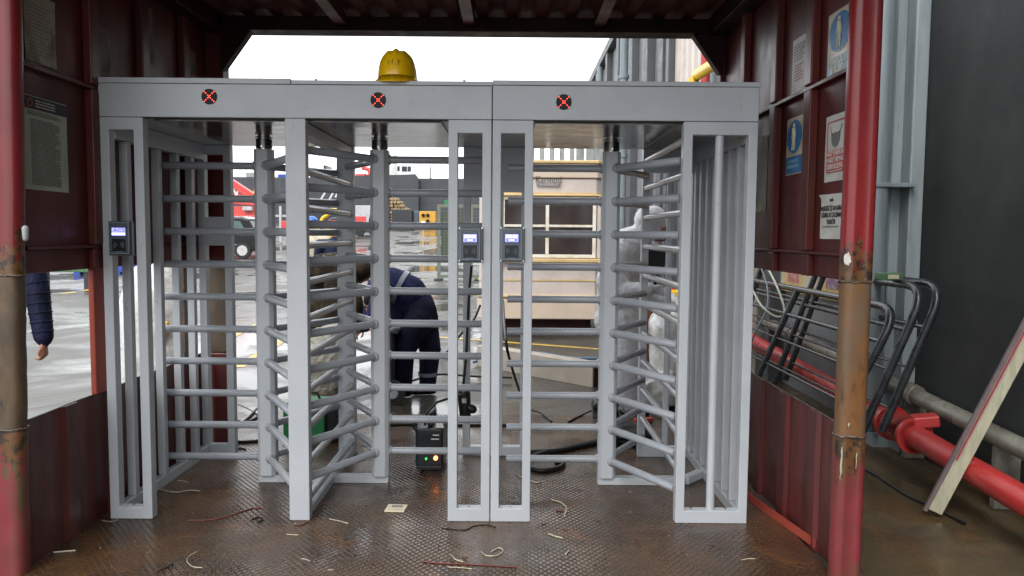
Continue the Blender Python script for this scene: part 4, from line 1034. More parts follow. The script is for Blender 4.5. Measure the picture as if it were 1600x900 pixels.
tag(MB().tube([V((wx-.02, wy+.02, .30)), V((wx-.01, wy+.01, .38)), V((wx+.05, wy+.05, .44)), V((wx+.12, wy+.1, .455)), V((wx+.20, wy+.2, .45))], .008, 8).tube([(wx+.14, wy+.12, .455), (wx+.19, wy+.19, .452)], .014, 10).build('plug_lead', 'cable', loc=p), 'black lead rising from the welder towards the slot frame', 'cable')
# hanging black junction box on the rear column
c = atY(727, 632, 5.08)
jb = thing('cable_reel', 'black grinder hanging against the rear column beside the welder', 'tool', c)
MB().capsule(c+V((-.01, 0, .08)), c+V((.0, 0, -.06)), .045, .04, 14).build('body', 'blackp', jb)
MB().capsule(c+V((.03, -.01, -.02)), c+V((.05, -.01, -.03)), .03, .03, 12).build('side_grip', 'blackp', jb)
MB().box(c.x-.02, c.x+.01, c.y-.048, c.y-.044, c.z+.02, c.z+.05).build('plate_label', 'scrap_w', jb)
tag(MB().tube([atY(px, py, Y) for px, py, Y in ((737, 415, 5.07), (733, 455, 5.08), (731, 500, 5.07), (728, 560, 5.07), (724, 600, 5.07))], .009, 8).build('hanging_cable', 'cable', loc=c), 'black cable hanging down the rear column from the reader', 'cable')
# cables beyond
cable('cable', [(786, 470, .9), (790, 530, .75), (800, 575, .5), (811, 610, .25), (815, 632, .02)], .010, 'black cable slanting down in front of the low beige panel', 'cable')
cable('cable', [(750, 478, .8), (740, 500, .6), (722, 520, .45), (700, 548, .2), (690, 556, .0)], .012, 'black cable slanting down right of the navy worker', 'cable')
cable('cable', [(600, 608), (640, 596), (685, 585), (740, 588), (800, 590)], .012, 'black cable crossing the yard behind the worker in navy', 'cable')
cable('cable', [(608, 664), (640, 663), (700, 664), (760, 664), (800, 664)], .010, 'black cable crossing the floor just behind the welder', 'cable')
cable('cable', [(826, 706), (870, 704), (905, 697), (940, 690)], .018, 'black flat hose across the right passage', 'cable')
cable('cable', [(940, 688), (880, 700), (835, 712), (822, 726), (845, 735), (875, 730), (880, 720), (868, 722)], .016, 'black hose loop curling on the floor in the right passage', 'cable')
cable('cable', [(826, 640), (845, 645), (862, 658)], .008, 'short black cable behind the right passage arms', 'cable')
cable('cable', [(888, 659), (910, 648), (938, 636)], .007, 'thin black cable leading to the coverall worker', 'cable')
cable('hose', [(740, 566), (790, 552), (840, 551), (890, 559), (932, 560)], .016, 'blue hose on the ground in front of the cabin', 'cable_b', cat='hose')
cable('hose', [(683, 552), (690, 545), (697, 556), (705, 549), (730, 554)], .012, 'tangled blue hose right of the navy worker', 'cable_b', cat='hose')
for k, (pts, lb) in enumerate((([(366, 668), (385, 655), (400, 640), (412, 628)], 'black lead looping at the left of the first rotor, upper'), ([(366, 662), (390, 658), (412, 645)], 'black lead beside the first rotor, middle of the tangle'), ([(368, 690), (385, 690), (412, 688)], 'brown stick-like cable low beside the first rotor'), ([(366, 655), (388, 662), (412, 660)], 'black lead crossing the tangle left of the first rotor'), ([(372, 632), (390, 640), (412, 654)], 'thin lead curving over the tangle left of the first rotor'))):
    cable('cable', pts, .010 if k != 4 else .005, lb, 'cable')
cable('floor_scrap', [(368, 701), (377, 700), (384, 702)], .006, 'small dark stick left of the first rotor foot', 'scrap_b', cat='scrap')
# green tool box and sack
c = atZ(503, 690, 0)
tb = thing('tool_box', 'green and black tool box behind the middle column', 'tool box', (c.x, c.y, 0))
MB().box(c.x-.28, c.x+.02, c.y, c.y+.25, 0, .28).build('tray', 'green', tb, bevel=.01)
MB().box(c.x+.025, c.x+.20, c.y+.01, c.y+.28, 0, .26).build('box_body', 'blackp', tb, bevel=.015)
MB().tube([(c.x-.22, c.y+.12, .28), (c.x-.2, c.y+.12, .33), (c.x-.06, c.y+.12, .33), (c.x-.04, c.y+.12, .28)], .01, 8).build('handle', 'blackp', tb)
def blob(name, c, sx, sy, sz, mat, label, cat, seedv, amp=.25, parts=None, kind=None, flat=True):
    rnd = random.Random(seedv); bm = bmesh.new(); bmesh.ops.create_icosphere(bm, subdivisions=4, radius=1)
    from mathutils import noise as mn
    off = V((rnd.uniform(0, 50), rnd.uniform(0, 50), 0))
    for v in bm.verts:
        p = v.co.copy(); f = 1+amp*mn.noise(p*1.3+off)+amp*.55*mn.noise(p*3.1+off)+amp*.3*mn.noise(p*7+off)
        q = V((math.copysign(abs(p.x)**.8, p.x), math.copysign(abs(p.y)**.8, p.y), math.copysign(abs(p.z)**.75, p.z)))*f
        z = (q.z+1)*.5*sz
        if flat: z = max(z-.06*sz, 0)
        v.co = V((q.x*sx, q.y*sy, z))
    me = bpy.data.meshes.new(name); bm.to_mesh(me); bm.free(); me.materials.append(M[mat]); me.polygons.foreach_set('use_smooth', [True]*len(me.polygons))
    o = bpy.data.objects.new(name, me); COL.objects.link(o); o.location = c; WORLD_LOC[o.name] = V(c)
    return tag(o, label, cat)
c = atZ(505, 628, 0)
blob('sack', (c.x-.04, c.y+.25, -.01), .27, .22, .72, 'sack', 'crumpled beige wet sack standing behind the middle column', 'sack', 4, .22)
# ------------------------------------------------------------------ people
def human(name, label, loc, caps, mats, voxel=.011, smooth=4):
    """caps: list of (p, q, r0, r1, material index); one continuous remeshed body"""
    mb = MB()
    for (p, q, r0, r1, m) in caps: mb.capsule(p, q, r0, r1, 14)
    me = bpy.data.meshes.new(name); me.from_pydata([tuple(v-V(loc)) for v in mb.v], [], mb.f)
    o = bpy.data.objects.new(name, me); COL.objects.link(o)
    md = o.modifiers.new('r', 'REMESH'); md.mode = 'VOXEL'; md.voxel_size = voxel; md.use_smooth_shade = True
    ms = o.modifiers.new('s', 'SMOOTH'); ms.factor = .5; ms.iterations = smooth
    dg = bpy.context.evaluated_depsgraph_get(); dg.update()
    m2 = bpy.data.meshes.new_from_object(o.evaluated_get(dg)); o.modifiers.clear(); o.data = m2; m2.name = name
    for m in mats: m2.materials.append(M[m])
    segs = [(V(p)-V(loc), V(q)-V(loc), r0, r1, m) for (p, q, r0, r1, m) in caps]
    idx = []
    for pl in m2.polygons:
        c = pl.center; best = 1e9; bi = 0
        for (a, b, r0, r1, m) in segs:
            ab = b-a; L = ab.length_squared
            t = 0 if L < 1e-9 else max(0, min(1, (c-a).dot(ab)/L))
            d = (c-(a+ab*t)).length-(r0+(r1-r0)*t)
            if d < best: best = d; bi = m
        idx.append(bi)
    m2.polygons.foreach_set('material_index', idx); m2.polygons.foreach_set('use_smooth', [True]*len(idx))
    o.location = loc; WORLD_LOC[o.name] = V(loc)
    return tag(o, label, 'person')
def hand(caps, wrist, d, side, m, curl=.6, s=1.0, pn=None):
    """wrist -> palm along d; side = thumb side direction; fingers curl toward pn"""
    d = V(d).normalized(); side = V(side); side = (side-d*side.dot(d)).normalized(); pn = V(pn) if pn else d.cross(side)
    pn = (pn-d*pn.dot(d)-side*pn.dot(side)).normalized(); w = V(wrist)
    for k, off in enumerate((.030, .010, -.010, -.030)):
        kn = w+d*.088*s+side*off*s
        caps.append((w+d*.015*s+side*off*.5*s, kn, .015*s, .0125*s, m))
        L = (.038, .044, .041, .032)[k]*s
        j1 = kn+(d*math.cos(curl*.6)+pn*math.sin(curl*.6))*L
        j2 = j1+(d*math.cos(curl*1.5)+pn*math.sin(curl*1.5))*L*.75
        caps.append((kn, j1, .0105*s, .0095*s, m)); caps.append((j1, j2, .0095*s, .0075*s, m))
    b = w+d*.03*s+side*.028*s; t1 = b+(side*.6+d*.7+pn*.3).normalized()*.038*s; t2 = t1+(d*.9+pn*.45).normalized()*.028*s
    caps.append((b, t1, .014*s, .011*s, m)); caps.append((t1, t2, .011*s, .009*s, m))
def head(caps, c, f, m, mhair=None, up=(0, 0, 1), s=1.0):
    c = V(c); f = V(f).normalized(); u = V(up); u = (u-f*u.dot(f)).normalized(); r = f.cross(u)
    caps.append((c+u*.035*s-f*.012*s, c+u*.035*s+f*.012*s, .088*s, .080*s, m if mhair is None else mhair))
    caps.append((c-u*.02*s+f*.015*s, c-u*.075*s+f*.040*s, .072*s, .042*s, m))
    caps.append((c+f*.03*s+u*.01*s, c+f*.035*s-u*.02*s, .068*s, .064*s, m))
    caps.append((c+f*.095*s+u*.010*s, c+f*.112*s-u*.018*s, .010*s, .014*s, m))
    for q in (-1, 1): caps.append((c+r*q*.078*s+u*.01*s, c+r*q*.082*s-u*.02*s-f*.01*s, .016*s, .012*s, m))
def eyes(o, c, f, up=(0, 0, 1), s=1.0):
    c = V(c); f = V(f).normalized(); u = V(up); u = (u-f*u.dot(f)).normalized(); r = f.cross(u); mb = MB()
    for q in (-1, 1): mb.capsule(c+r*q*.030*s+u*.012*s+f*.088*s, c+r*q*.036*s+u*.012*s+f*.086*s, .010*s, .010*s, 8)
    mb.build('eyes', 'eye', o)
    mb = MB(); mb.capsule(c-u*.042*s+f*.082*s+r*.018*s, c-u*.042*s+f*.082*s-r*.018*s, .006*s, .006*s, 8); mb.build('mouth', 'ink_r', o)
def hardhat(o, c, f, mat, up=(0, 0, 1), s=1.0, name='hard_hat'):
    c = V(c); f = V(f).normalized(); u = V(up); u = (u-f*u.dot(f)).normalized(); r = f.cross(u); vs = []; fs = []; n = 24
    prof = [(1.12, .0), (1.0, .02), (.98, .35), (.86, .62), (.62, .85), (.3, .97), (.001, 1.0)]
    for (rr, h) in prof:
        for k in range(n):
            a = 2*math.pi*k/n; ex = .03*max(0, math.cos(a))**2 if rr > 1.05 else 0
            vs.append(c+u*(.05+h*.115)*s+f*(math.cos(a)*(rr*.118+ex))*s+r*math.sin(a)*rr*.10*s)
    for j in range(len(prof)-1):
        for k in range(n): fs.append((j*n+k, j*n+(k+1) % n, (j+1)*n+(k+1) % n, (j+1)*n+k))
    MB().add(vs, fs, True).build(name, mat, o, fix=False)
def limb(caps, pts, rs, m):
    for i in range(len(pts)-1): caps.append((V(pts[i]), V(pts[i+1]), rs[i], rs[i+1], m))
def boot(caps, ank, d, m, z=0.0):
    a = V(ank); d = V(d).normalized(); h = V((a.x, a.y, z+.045))
    caps.append((a, h-d*.02, .05, .045, m)); caps.append((h-d*.05-V((0, 0, .0)), h+d*.13-V((0, 0, .010)), .042, .035, m))

gz = -.03
# --- worker in navy bending to the left
Yn = 7.2
def P(px, py, Y): return atY(px, py, Y)
hipL = P(655, 500, Yn-.10); hipR = P(662, 500, Yn+.10)
ft1 = P(668, 603, 7.22); ft1.z = gz+.10; ft2 = P(630, 603, 7.10); ft2.z = gz+.10
kn1 = P(672, 545, 7.25); kn2 = P(630, 548, 7.05)
chest = P(607, 445, Yn); sh1 = P(596, 452, Yn-.20); sh2 = P(590, 448, Yn+.20)
hd_ = P(586, 472, Yn-.02)
caps = []
caps += [(hipL, hipR, .125, .125, 1), (P(656, 480, Yn), P(640, 455, Yn), .150, .155, 0), (P(640, 455, Yn-.05), P(612, 442, Yn-.05), .150, .150, 0), (P(640, 457, Yn+.05), P(608, 445, Yn+.06), .150, .150, 0),
         (P(612, 470, Yn), P(622, 492, Yn), .10, .08, 0), (sh1, sh2, .105, .105, 0), (P(660, 485, Yn-.05), P(664, 500, Yn), .135, .13, 1)]
limb(caps, [hipR, kn1, ft1], [.135, .105, .080], 1); limb(caps, [hipL, kn2, ft2], [.140, .108, .082], 1)
caps.append((ft1+V((0, 0, .02)), ft1+V((0, 0, .01)), .072, .07, 1)); caps.append((ft2+V((0, 0, .02)), ft2+V((0, 0, .01)), .072, .07, 1))
boot(caps, ft1, (-1, -.2, 0), 4, gz); boot(caps, ft2, (-1, -.3, 0), 4, gz)
el1 = P(581, 497, Yn-.30); wr1 = P(567, 512, Yn-.30); el2 = P(577, 485, Yn+.2); wr2 = P(571, 512, Yn+.05)
limb(caps, [sh1, el1, wr1], [.085, .06, .045], 0); limb(caps, [sh2, el2, wr2], [.085, .06, .045], 0)
hand(caps, wr1, (-.8, 0, -.6), (0, -1, .3), 2, .9); hand(caps, wr2, (-.8, -.1, -.6), (0, 1, .3), 2, .9)
caps.append((chest+V((-.1, 0, .03)), hd_, .07, .06, 2)); head(caps, hd_, (-.8, 0, -.6), 2, 5, up=(-.6, 0, .8))
nw = human('person', 'person in dark navy workwear with reflective bands bending forward, back to the right', (hipL.x, Yn, gz), caps, ['navy', 'navy_p', 'skin', 'stripe', 'boot', 'hair'])
eyes(nw, hd_, (-.8, 0, -.6), up=(-.6, 0, .8))
# reflective band round the back and small white back print
mb = MB(); q0 = P(626, 449, Yn); ax = (P(607, 445, Yn)-P(650, 465, Yn)).normalized(); s2 = V((0, 1, 0)); s1 = ax.cross(s2)
ring = [q0+s1*math.cos(a)*.168+s2*math.sin(a)*.222 for a in [2*math.pi*k/28 for k in range(29)]]
mb.add([p-ax*.022 for p in ring]+[p+ax*.022 for p in ring], [(k, k+1, k+30, k+29) for k in range(28)], True)
mb.build('reflective_band', 'stripe', nw, fix=False)
for f_, r__ in ((ft1, .090), (ft2, .092)):
    mb = MB(); ring = [f_+V((math.cos(a)*r__, math.sin(a)*r__, .10)) for a in [2*math.pi*k/20 for k in range(21)]]
    mb.add([p-V((0, 0, .018)) for p in ring]+[p+V((0, 0, .018)) for p in ring], [(k, k+1, k+22, k+21) for k in range(20)], True); mb.build('ankle_band', 'stripe', nw, fix=False)
# --- worker in dark brown jacket
Yd = 7.75
hip = P(494, 480, Yd); caps = []
caps += [(P(490, 485, Yd-.1), P(490, 485, Yd+.12), .15, .15, 0), (P(492, 470, Yd), P(505, 425, Yd), .17, .19, 0), (P(505, 425, Yd-.06), P(535, 420, Yd-.05), .19, .17, 0), (P(505, 425, Yd+.08), P(535, 418, Yd+.08), .19, .17, 0), (P(530, 440, Yd-.15), P(520, 500, Yd-.15), .14, .12, 0), (P(500, 500, Yd-.1), P(530, 505, Yd-.15), .16, .14, 0)]
a1 = P(492, 590, Yd-.1); a1.z = gz+.1; a2_ = P(532, 590, Yd+.05); a2_.z = gz+.1
limb(caps, [P(490, 500, Yd-.1), P(490, 548, Yd-.15), a1], [.14, .095, .07], 1); limb(caps, [P(500, 500, Yd+.1), P(530, 545, Yd), a2_], [.14, .095, .07], 1)
boot(caps, a1, (1, -.3, 0), 3, gz); boot(caps, a2_, (1, -.3, 0), 3, gz)
w1 = P(562, 505, Yd-.2); w2_ = P(565, 500, Yd+.1)
limb(caps, [P(542, 432, Yd-.2), P(556, 474, Yd-.25), w1], [.095, .075, .055], 0); limb(caps, [P(542, 430, Yd+.2), P(556, 470, Yd+.2), w2_], [.095, .075, .055], 0)
hand(caps, w1, (.4, -.1, -.9), (.3, -1, 0), 2, .8); hand(caps, w2_, (.4, .1, -.9), (.3, 1, 0), 2, .8)
hh = P(566, 425, Yd-.02); caps.append((P(540, 422, Yd), hh, .07, .06, 2)); head(caps, hh, (.5, .55, -.65), 2, 4, up=(.5, .2, .8)); caps.append((hh+V((-.03, -.03, .02)), hh+V((.0, -.02, .03)), .112, .105, 0))
dw = human('person', 'person in dark brown jacket crouching behind the middle column, facing right', (hip.x, Yd, gz), caps, ['brownj', 'navy_p', 'skin', 'boot', 'hair'])
eyes(dw, hh, (.5, .55, -.65), up=(.5, .2, .8))
mb = MB()
for k in range(7):
    a = P(486+k*10, 399+(k % 2)*3, Yd-.23); b = P(480+k*11, 415, Yd-.27); mb.tube([a, (a+b)/2+V((.01, -.02, .01)), b], .008, 6)
mb.build('fur_trim', 'cable_g', dw)
# --- worker in white coverall
Yw = 6.55
caps = []
pel = P(968, 505, Yw)
caps += [(P(958, 500, Yw), P(978, 500, Yw+.1), .165, .15, 0), (P(962, 485, Yw), P(968, 420, Yw), .17, .185, 0), (P(962, 440, Yw-.04), P(978, 388, Yw-.02), .17, .155, 0), (P(975, 380, Yw+.02), P(1000, 368, Yw), .13, .10, 0),
         (P(962, 396, Yw-.17), P(972, 396, Yw+.2), .105, .105, 0)]
k1 = P(978, 575, Yw-.18); k2 = P(960, 575, Yw+.12); an1 = P(985, 640, Yw-.15); an1.z = gz+.11; an2 = P(958, 636, Yw+.1); an2.z = gz+.11
limb(caps, [P(972, 505, Yw-.08), k1, an1], [.155, .12, .095], 0); limb(caps, [P(962, 505, Yw+.1), k2, an2], [.155, .12, .095], 0)
boot(caps, an1, (1, -.4, 0), 2, gz); boot(caps, an2, (-.2, -1, 0), 2, gz)
e1 = P(966, 458, Yw-.30); wr = P(1012, 452, Yw-.38)
limb(caps, [P(960, 400, Yw-.19), e1, wr], [.115, .095, .060], 0)
hand(caps, wr+V((.02, 0, 0)), (1, -.1, -.15), (0, -.3, 1), 1, .8)
e2 = P(1000, 450, Yw+.22); wq = P(1030, 470, Yw+.05); limb(caps, [P(975, 398, Yw+.22), e2, wq], [.11, .09, .060], 0); hand(caps, wq, (1, -.2, -.3), (0, .3, 1), 1, .8)
hc = P(1020, 352, Yw-.02)
caps.append((P(995, 372, Yw), hc+V((-.03, 0, -.03)), .10, .095, 0))
caps.append((hc+V((-.035, 0, .045)), hc+V((.0, 0, .055)), .125, .115, 0)); caps.append((hc+V((-.05, 0, -.03)), hc+V((-.02, 0, 0)), .115, .11, 0))
head(caps, hc+V((.025, 0, -.02)), (.95, -.25, -.25), 3, 0, up=(.2, 0, 1))
# mask bulge
caps.append((hc+V((.075, -.02, -.085)), hc+V((.095, -.02, -.07)), .055, .045, 4))
ww = human('person', 'person in white hooded coverall and grey mask standing behind the right rotor', (pel.x, Yw, gz), caps, ['tyvek', 'tyvek', 'boot', 'skin', 'maskc'])
mb = MB(); f = V((.95, -.25, -.25)).normalized(); 
for q in (-1, 1):
    c = hc+V((.025, 0, -.02))+f*.088+V((.25, .95, 0)).normalized()*q*.03+V((0, 0, .012)); mb.capsule(c, c+V((.002, .004, 0)), .010, .010, 8)
mb.build('eyes', 'eye', ww)
c = P(1022, 408, Yw-.33)
wm = thing('welding_mask', 'black welding shield held by the worker in white coverall', 'shield', c)
pl_ = [(-.09, .085), (.10, .085), (.12, .03), (.07, -.10), (-.03, -.125), (-.085, -.06)]
MB().prism([(c.x+a*.9, c.z+b*1.1) for a, b in pl_], 'y', c.y-.012, c.y+.02).build('shield_plate', 'blackp', wm, bevel=.008)
MB().capsule(c+V((.0, .02, -.09)), c+V((.03, .03, -.24)), .016, .014, 8).build('handle', 'blackp', wm)
# --- person at the left outside, only the padded sleeve shows
Ya = 4.75
el = P(58, 452, Ya); wa = P(68, 525, Ya-.02); sha = V((el.x-.06, Ya+.02, 1.44)); bxx = sha.x-.24
caps = [((bxx, Ya, .95), (bxx, Ya, 1.0), .16, .16, 0), ((bxx-.02, Ya, 1.0), (bxx, Ya, 1.38), .165, .17, 0), ((sha.x-.02, Ya, 1.43), (bxx-.22, Ya, 1.43), .085, .085, 0), ((bxx, Ya, 1.45), (bxx, Ya, 1.62), .065, .06, 1)]
limb(caps, [sha, el+V((0, 0, .0)), wa], [.085, .072, .058], 0)
caps.append((wa+V((0, 0, .02)), wa+V((.003, 0, -.015)), .052, .05, 0))
hand(caps, wa+V((.0, 0, -.03)), (.12, -.05, -1), (.2, -1, 0), 1, 1.3, .95)
limb(caps, [(bxx-.26, Ya, 1.43), (bxx-.3, Ya, 1.13), (bxx-.28, Ya-.05, .86)], [.085, .07, .055], 0)
hand(caps, (bxx-.28, Ya-.05, .84), (0, 0, -1), (0, -1, 0), 1, .6)
for q in (-1, 1):
    limb(caps, [(bxx+q*.09, Ya, .95), (bxx+q*.10, Ya-.01, .5), (bxx+q*.10, Ya, .08)], [.12, .08, .06], 2); boot(caps, (bxx+q*.10, Ya, .08), (.2, -1, 0), 3, gz)
head(caps, (bxx, Ya-.01, 1.68), (.3, -1, 0), 1, 4)
pa_ = human('person', 'person in navy padded jacket outside the left wall, arm visible below it', (bxx, Ya, gz), caps, ['puffer', 'skin', 'navy_p', 'boot', 'hair'], voxel=.010)
eyes(pa_, (bxx, Ya-.01, 1.68), (.3, -1, 0))
mb = MB()
for k in range(9):
    c = sha.lerp(el, (k+.5)/4) if k < 4 else el.lerp(wa, (k-3.5)/5); rr = (.084-.003*k) if k < 4 else .072-.0028*(k-4)
    ax = ((el-sha) if k < 4 else (wa-el)).normalized(); u = ax.cross(V((0, 1, 0))).normalized(); v_ = ax.cross(u)
    mb.tube([c+u*math.cos(a)*rr*.97+v_*math.sin(a)*rr*.97 for a in [2*math.pi*i/20 for i in range(21)]], .005, 6, caps=False)
mb.build('sleeve_quilting', 'puffer', pa_)
# --- standing worker with blue helmet further back
Yq = 12.0; hb = P(487, 354, Yq); zz = 0
caps = [((hb.x, Yq, .95), (hb.x, Yq, 1.02), .16, .16, 0), ((hb.x, Yq, 1.0), (hb.x, Yq, 1.32), .16, .17, 0), ((hb.x-.19, Yq, 1.38), (hb.x+.19, Yq, 1.38), .08, .08, 0), ((hb.x, Yq, 1.4), (hb.x, Yq, hb.z-.05), .06, .055, 1)]
for q in (-1, 1):
    limb(caps, [(hb.x+q*.22, Yq, 1.38), (hb.x+q*.27, Yq, 1.1), (hb.x+q*.25, Yq-.1, .86)], [.08, .06, .045], 0); hand(caps, (hb.x+q*.25, Yq-.1, .85), (0, -.1, -1), (-q, -.4, 0), 1, .6)
    limb(caps, [(hb.x+q*.09, Yq, .95), (hb.x+q*.11, Yq, .5), (hb.x+q*.12, Yq, .08)], [.12, .08, .06], 2); boot(caps, (hb.x+q*.12, Yq, .08), (0, -1, 0), 3, gz)
head(caps, hb, (.4, -1, 0), 1, 4)
pq = human('person', 'person in cream jacket with blue hard hat standing farther back in the yard', (hb.x, Yq, gz), caps, ['creamj', 'skin', 'navy_p', 'boot', 'hair'], voxel=.014)
eyes(pq, hb, (.4, -1, 0)); hardhat(pq, hb, (.4, -1, 0), 'bluehelm')
Yr = 11.4; hb = P(523, 357, Yr)
caps = [((hb.x, Yr, .9), (hb.x, Yr, 1.0), .16, .16, 0), ((hb.x, Yr, 1.0), (hb.x+.02, Yr, 1.28), .16, .17, 0), ((hb.x-.19, Yr, 1.33), (hb.x+.19, Yr, 1.33), .08, .08, 0), ((hb.x, Yr, 1.34), (hb.x, Yr, hb.z-.05), .06, .055, 1)]
for q in (-1, 1):
    limb(caps, [(hb.x+q*.22, Yr, 1.33), (hb.x+q*.27, Yr, 1.06), (hb.x+q*.2, Yr-.2, .86)], [.08, .06, .045], 0); hand(caps, (hb.x+q*.2, Yr-.2, .85), (0, -.4, -1), (-q, -.4, 0), 1, .6)
    limb(caps, [(hb.x+q*.09, Yr, .92), (hb.x+q*.11, Yr, .5), (hb.x+q*.12, Yr, .08)], [.12, .08, .06], 2); boot(caps, (hb.x+q*.12, Yr, .08), (0, -1, 0), 3, gz)
head(caps, hb, (-.3, -1, 0), 1, 4)
pw = human('person', 'person in black jacket, black hard hat with red badge, right of the blue hat', (hb.x, Yr, gz), caps, ['puffer', 'skin', 'navy_p', 'boot', 'hair'], voxel=.014)
eyes(pw, hb, (-.3, -1, 0)); hardhat(pw, hb, (-.3, -1, 0), 'blackp')
MB().box(hb.x-.06, hb.x+.05, Yr-.13, Yr-.115, hb.z+.06, hb.z+.12).build('hat_badge', 'sign_red', pw)

# black work stand between the workers, with wheel
c = P(615, 590, 6.95)
ws = thing('tool_cart', 'black tool cart with a rubber wheel in front of the navy worker', 'cart', (c.x, 6.95, gz))
MB().box(c.x-.10, c.x+.02, 6.85, 7.15, .12, .60).build('cart_body', 'blackp', ws, bevel=.02)
MB().box(c.x-.14, c.x+.06, 6.83, 7.17, .601, .63).build('cart_top', 'dcab', ws, bevel=.006)
wl = MB().tube([(c.x+.02, 6.72+.03, .08), (c.x+.02, 6.72+.09, .08)], .11, 24).build('wheel', 'rubber', ws)
MB().tube([(c.x+.02, 6.745, .08), (c.x+.02, 6.749, .08)], .05, 18).build('hub', 'gcab', wl)
# ------------------------------------------------------------------ guard cabin
Yc = 11.6
x0, x1 = P(748, 400, Yc).x, P(941, 400, Yc).x
cb = thing('guard_cabin', 'cream fibreglass guard cabin with a four pane window', 'cabin', ((x0+x1)/2, Yc+1, 0))
zt_, zb_ = 2.60, .20
# chamfered front: plan outline
pl = [(x0, Yc+.14), (x0+.12, Yc), (x1-.10, Yc), (x1, Yc+.12), (x1, Yc+2.3), (x0, Yc+2.3)]
MB().prism(pl, 'z', .42, 2.34).build('cabin_wall', 'cream_w', cb, bevel=.02)
def grow(e): return [(x0-e, Yc+.14-e*.4), (x0+.12-e*.4, Yc-e), (x1-.10+e*.4, Yc-e), (x1+e, Yc+.12-e*.4), (x1+e, Yc+2.3+e), (x0-e, Yc+2.3+e)]
MB().prism(grow(.03), 'z', 2.345, 2.56).build('roof_fascia', 'cream', cb, bevel=.015)
MB().prism(grow(.06), 'z', 2.562, 2.61).build('roof_cap', 'cream_y', cb, bevel=.012)
MB().prism(grow(.012), 'z', 2.10, 2.13).build('trim_line', 'cream_y', cb)
MB().prism(grow(.012), 'z', .80, .82).build('trim_line', 'cream_y', cb)
MB().prism(grow(.05), 'z', .55, .585).build('trim_line', 'cream_y', cb, bevel=.008)
MB().prism(grow(.03), 'z', .22, .52).build('skirt', 'cream', cb, bevel=.015)
for k, xx in enumerate((x0+.15, x0+.55, x1-.75, x1-.2)): MB().box(xx-.05, xx+.05, Yc+.15, Yc+.3, -.03, .22).build('support_foot', 'dcab', cb)
wa_ = P(789, 312, Yc); wb_ = P(925, 398, Yc)
wx0, wx1, wz0, wz1 = wa_.x, wb_.x, wb_.z, wa_.z
wf = MB().holed(wx0-.05, wx1+.05, wz0-.05, wz1+.05, [(wx0, wx1, wz0, wz1)], Yc-.045, Yc-.005).build('window', 'winframe', cb, bevel=.004)
MB().box(wx0+.001, wx1-.001, Yc-.02, Yc-.012, wz0+.001, wz1-.001).build('pane', 'glass_d', wf)
xm = P(855, 353, Yc).x; zm = P(855, 353, Yc).z
MB().box(xm-.025, xm+.025, Yc-.05, Yc-.022, wz0+.002, wz1-.002).build('mullion', 'winframe', wf, bevel=.003)
MB().box(wx0+.002, xm-.027, Yc-.048, Yc-.022, zm-.018, zm+.018).build('transom', 'winframe', wf, bevel=.003)
MB().box(xm+.027, wx1-.002, Yc-.048, Yc-.022, zm-.018, zm+.018).build('transom', 'winframe', wf, bevel=.003)
MB().box(wx0-.10, wx1+.14, Yc-.09, Yc-.006, wz1+.055, wz1+.085).build('window_hood', 'cream_y', wf, bevel=.01)
MB().box(wx0-.10, wx1+.14, Yc-.09, Yc-.006, wz0-.12, wz0-.06).build('window_sill', 'cream_y', wf, bevel=.012)
MB().box(wx1+.07, wx1+.12, Yc-.05, Yc-.006, wz0-.055, wz1+.055).build('side_trim', 'cream_w', wf, bevel=.006)
tc = P(857, 284, Yc-.04)
MB().box(tc.x-.175, tc.x+.175, Yc-.034, Yc-.0315, tc.z-.065, tc.z-.02).build('plate_band', 'mask_g', cb)
text('Karmod', .15, (tc.x, Yc-.040, tc.z+.028), (1, 0, 0), (0, 0, 1), 'ink', cb, xs=.80)
text('0212 650 80 15', .05, (tc.x, Yc-.036, tc.z-.042), (1, 0, 0), (0, 0, 1), 'cream_w', cb, xs=.85)
MB().box(x1-.30, x1-.08, Yc-.012, Yc-.002, 1.16, 1.28).build('meter_cover', 'slat', cb, bevel=.004)
for px in (795, 853, 900):
    c = P(px, 436, Yc-.002); MB().box(c.x-.09, c.x+.09, Yc-.006, Yc-.001, c.z-.008, c.z+.008).build('vent_slot', 'cream', cb)
MB().prism(grow(-.14), 'z', -.03, .2185).build('gap_shade_box', 'darksteel', cb)  # dark box added to stand for the shade in the gap under the skirt
# low beige panel
a = atZ(745, 572, gz); b = atZ(925, 606, gz); d = (b-a).normalized(); s_ = V((-d.y, d.x, 0))
if s_.y < 0: s_ = -s_
pn = thing('equipment_box', 'beige rectangular panel box on edge in front of the cabin', 'panel', (a+b)/2)
MB().beam(a+s_*.08+V((0, 0, .12)), b+s_*.08+V((0, 0, .12)), .15, .25).build('panel_box', 'panelc', pn, bevel=.01)
MB().beam(b+d*.004+s_*.08+V((0, 0, .12)), b+d*.012+s_*.08+V((0, 0, .12)), .13, .23).build('dark_end', 'darksteel', pn)  # thin dark plate over the right end of the box
# louvred fence behind the cabin
lf = thing('slatted_fence', 'tall grey slatted metal fence rising behind the cabin roof', 'fence', (1.5, 21, 0))
Yl = 21.0; xa = P(812, 240, Yl).x; xb = 2.7; proto = None; k = 0; x = xa
while x < xb:
    w_ = .13 if k < 6 else .22
    o = MB().box(x, x+w_, Yl, Yl+.06, 0, 4.9).build('slat', 'slat', lf, bevel=.01); k += 1; x += w_+(.14 if k < 6 else .05)
for z in (.6, 2.6, 4.35): MB().box(xa-.1, xb, Yl+.065, Yl+.12, z, z+.1).build('fence_rail', 'slat', lf)
c = P(797, 246, 30)
tag(MB().box(c.x-.8, c.x+.5, 30, 31, .1, 4.85).build('blue_shed', 'wblue', loc=(c.x, 30, .1), bevel=.02), 'blue grey shed top visible left of the slatted fence', 'shed')
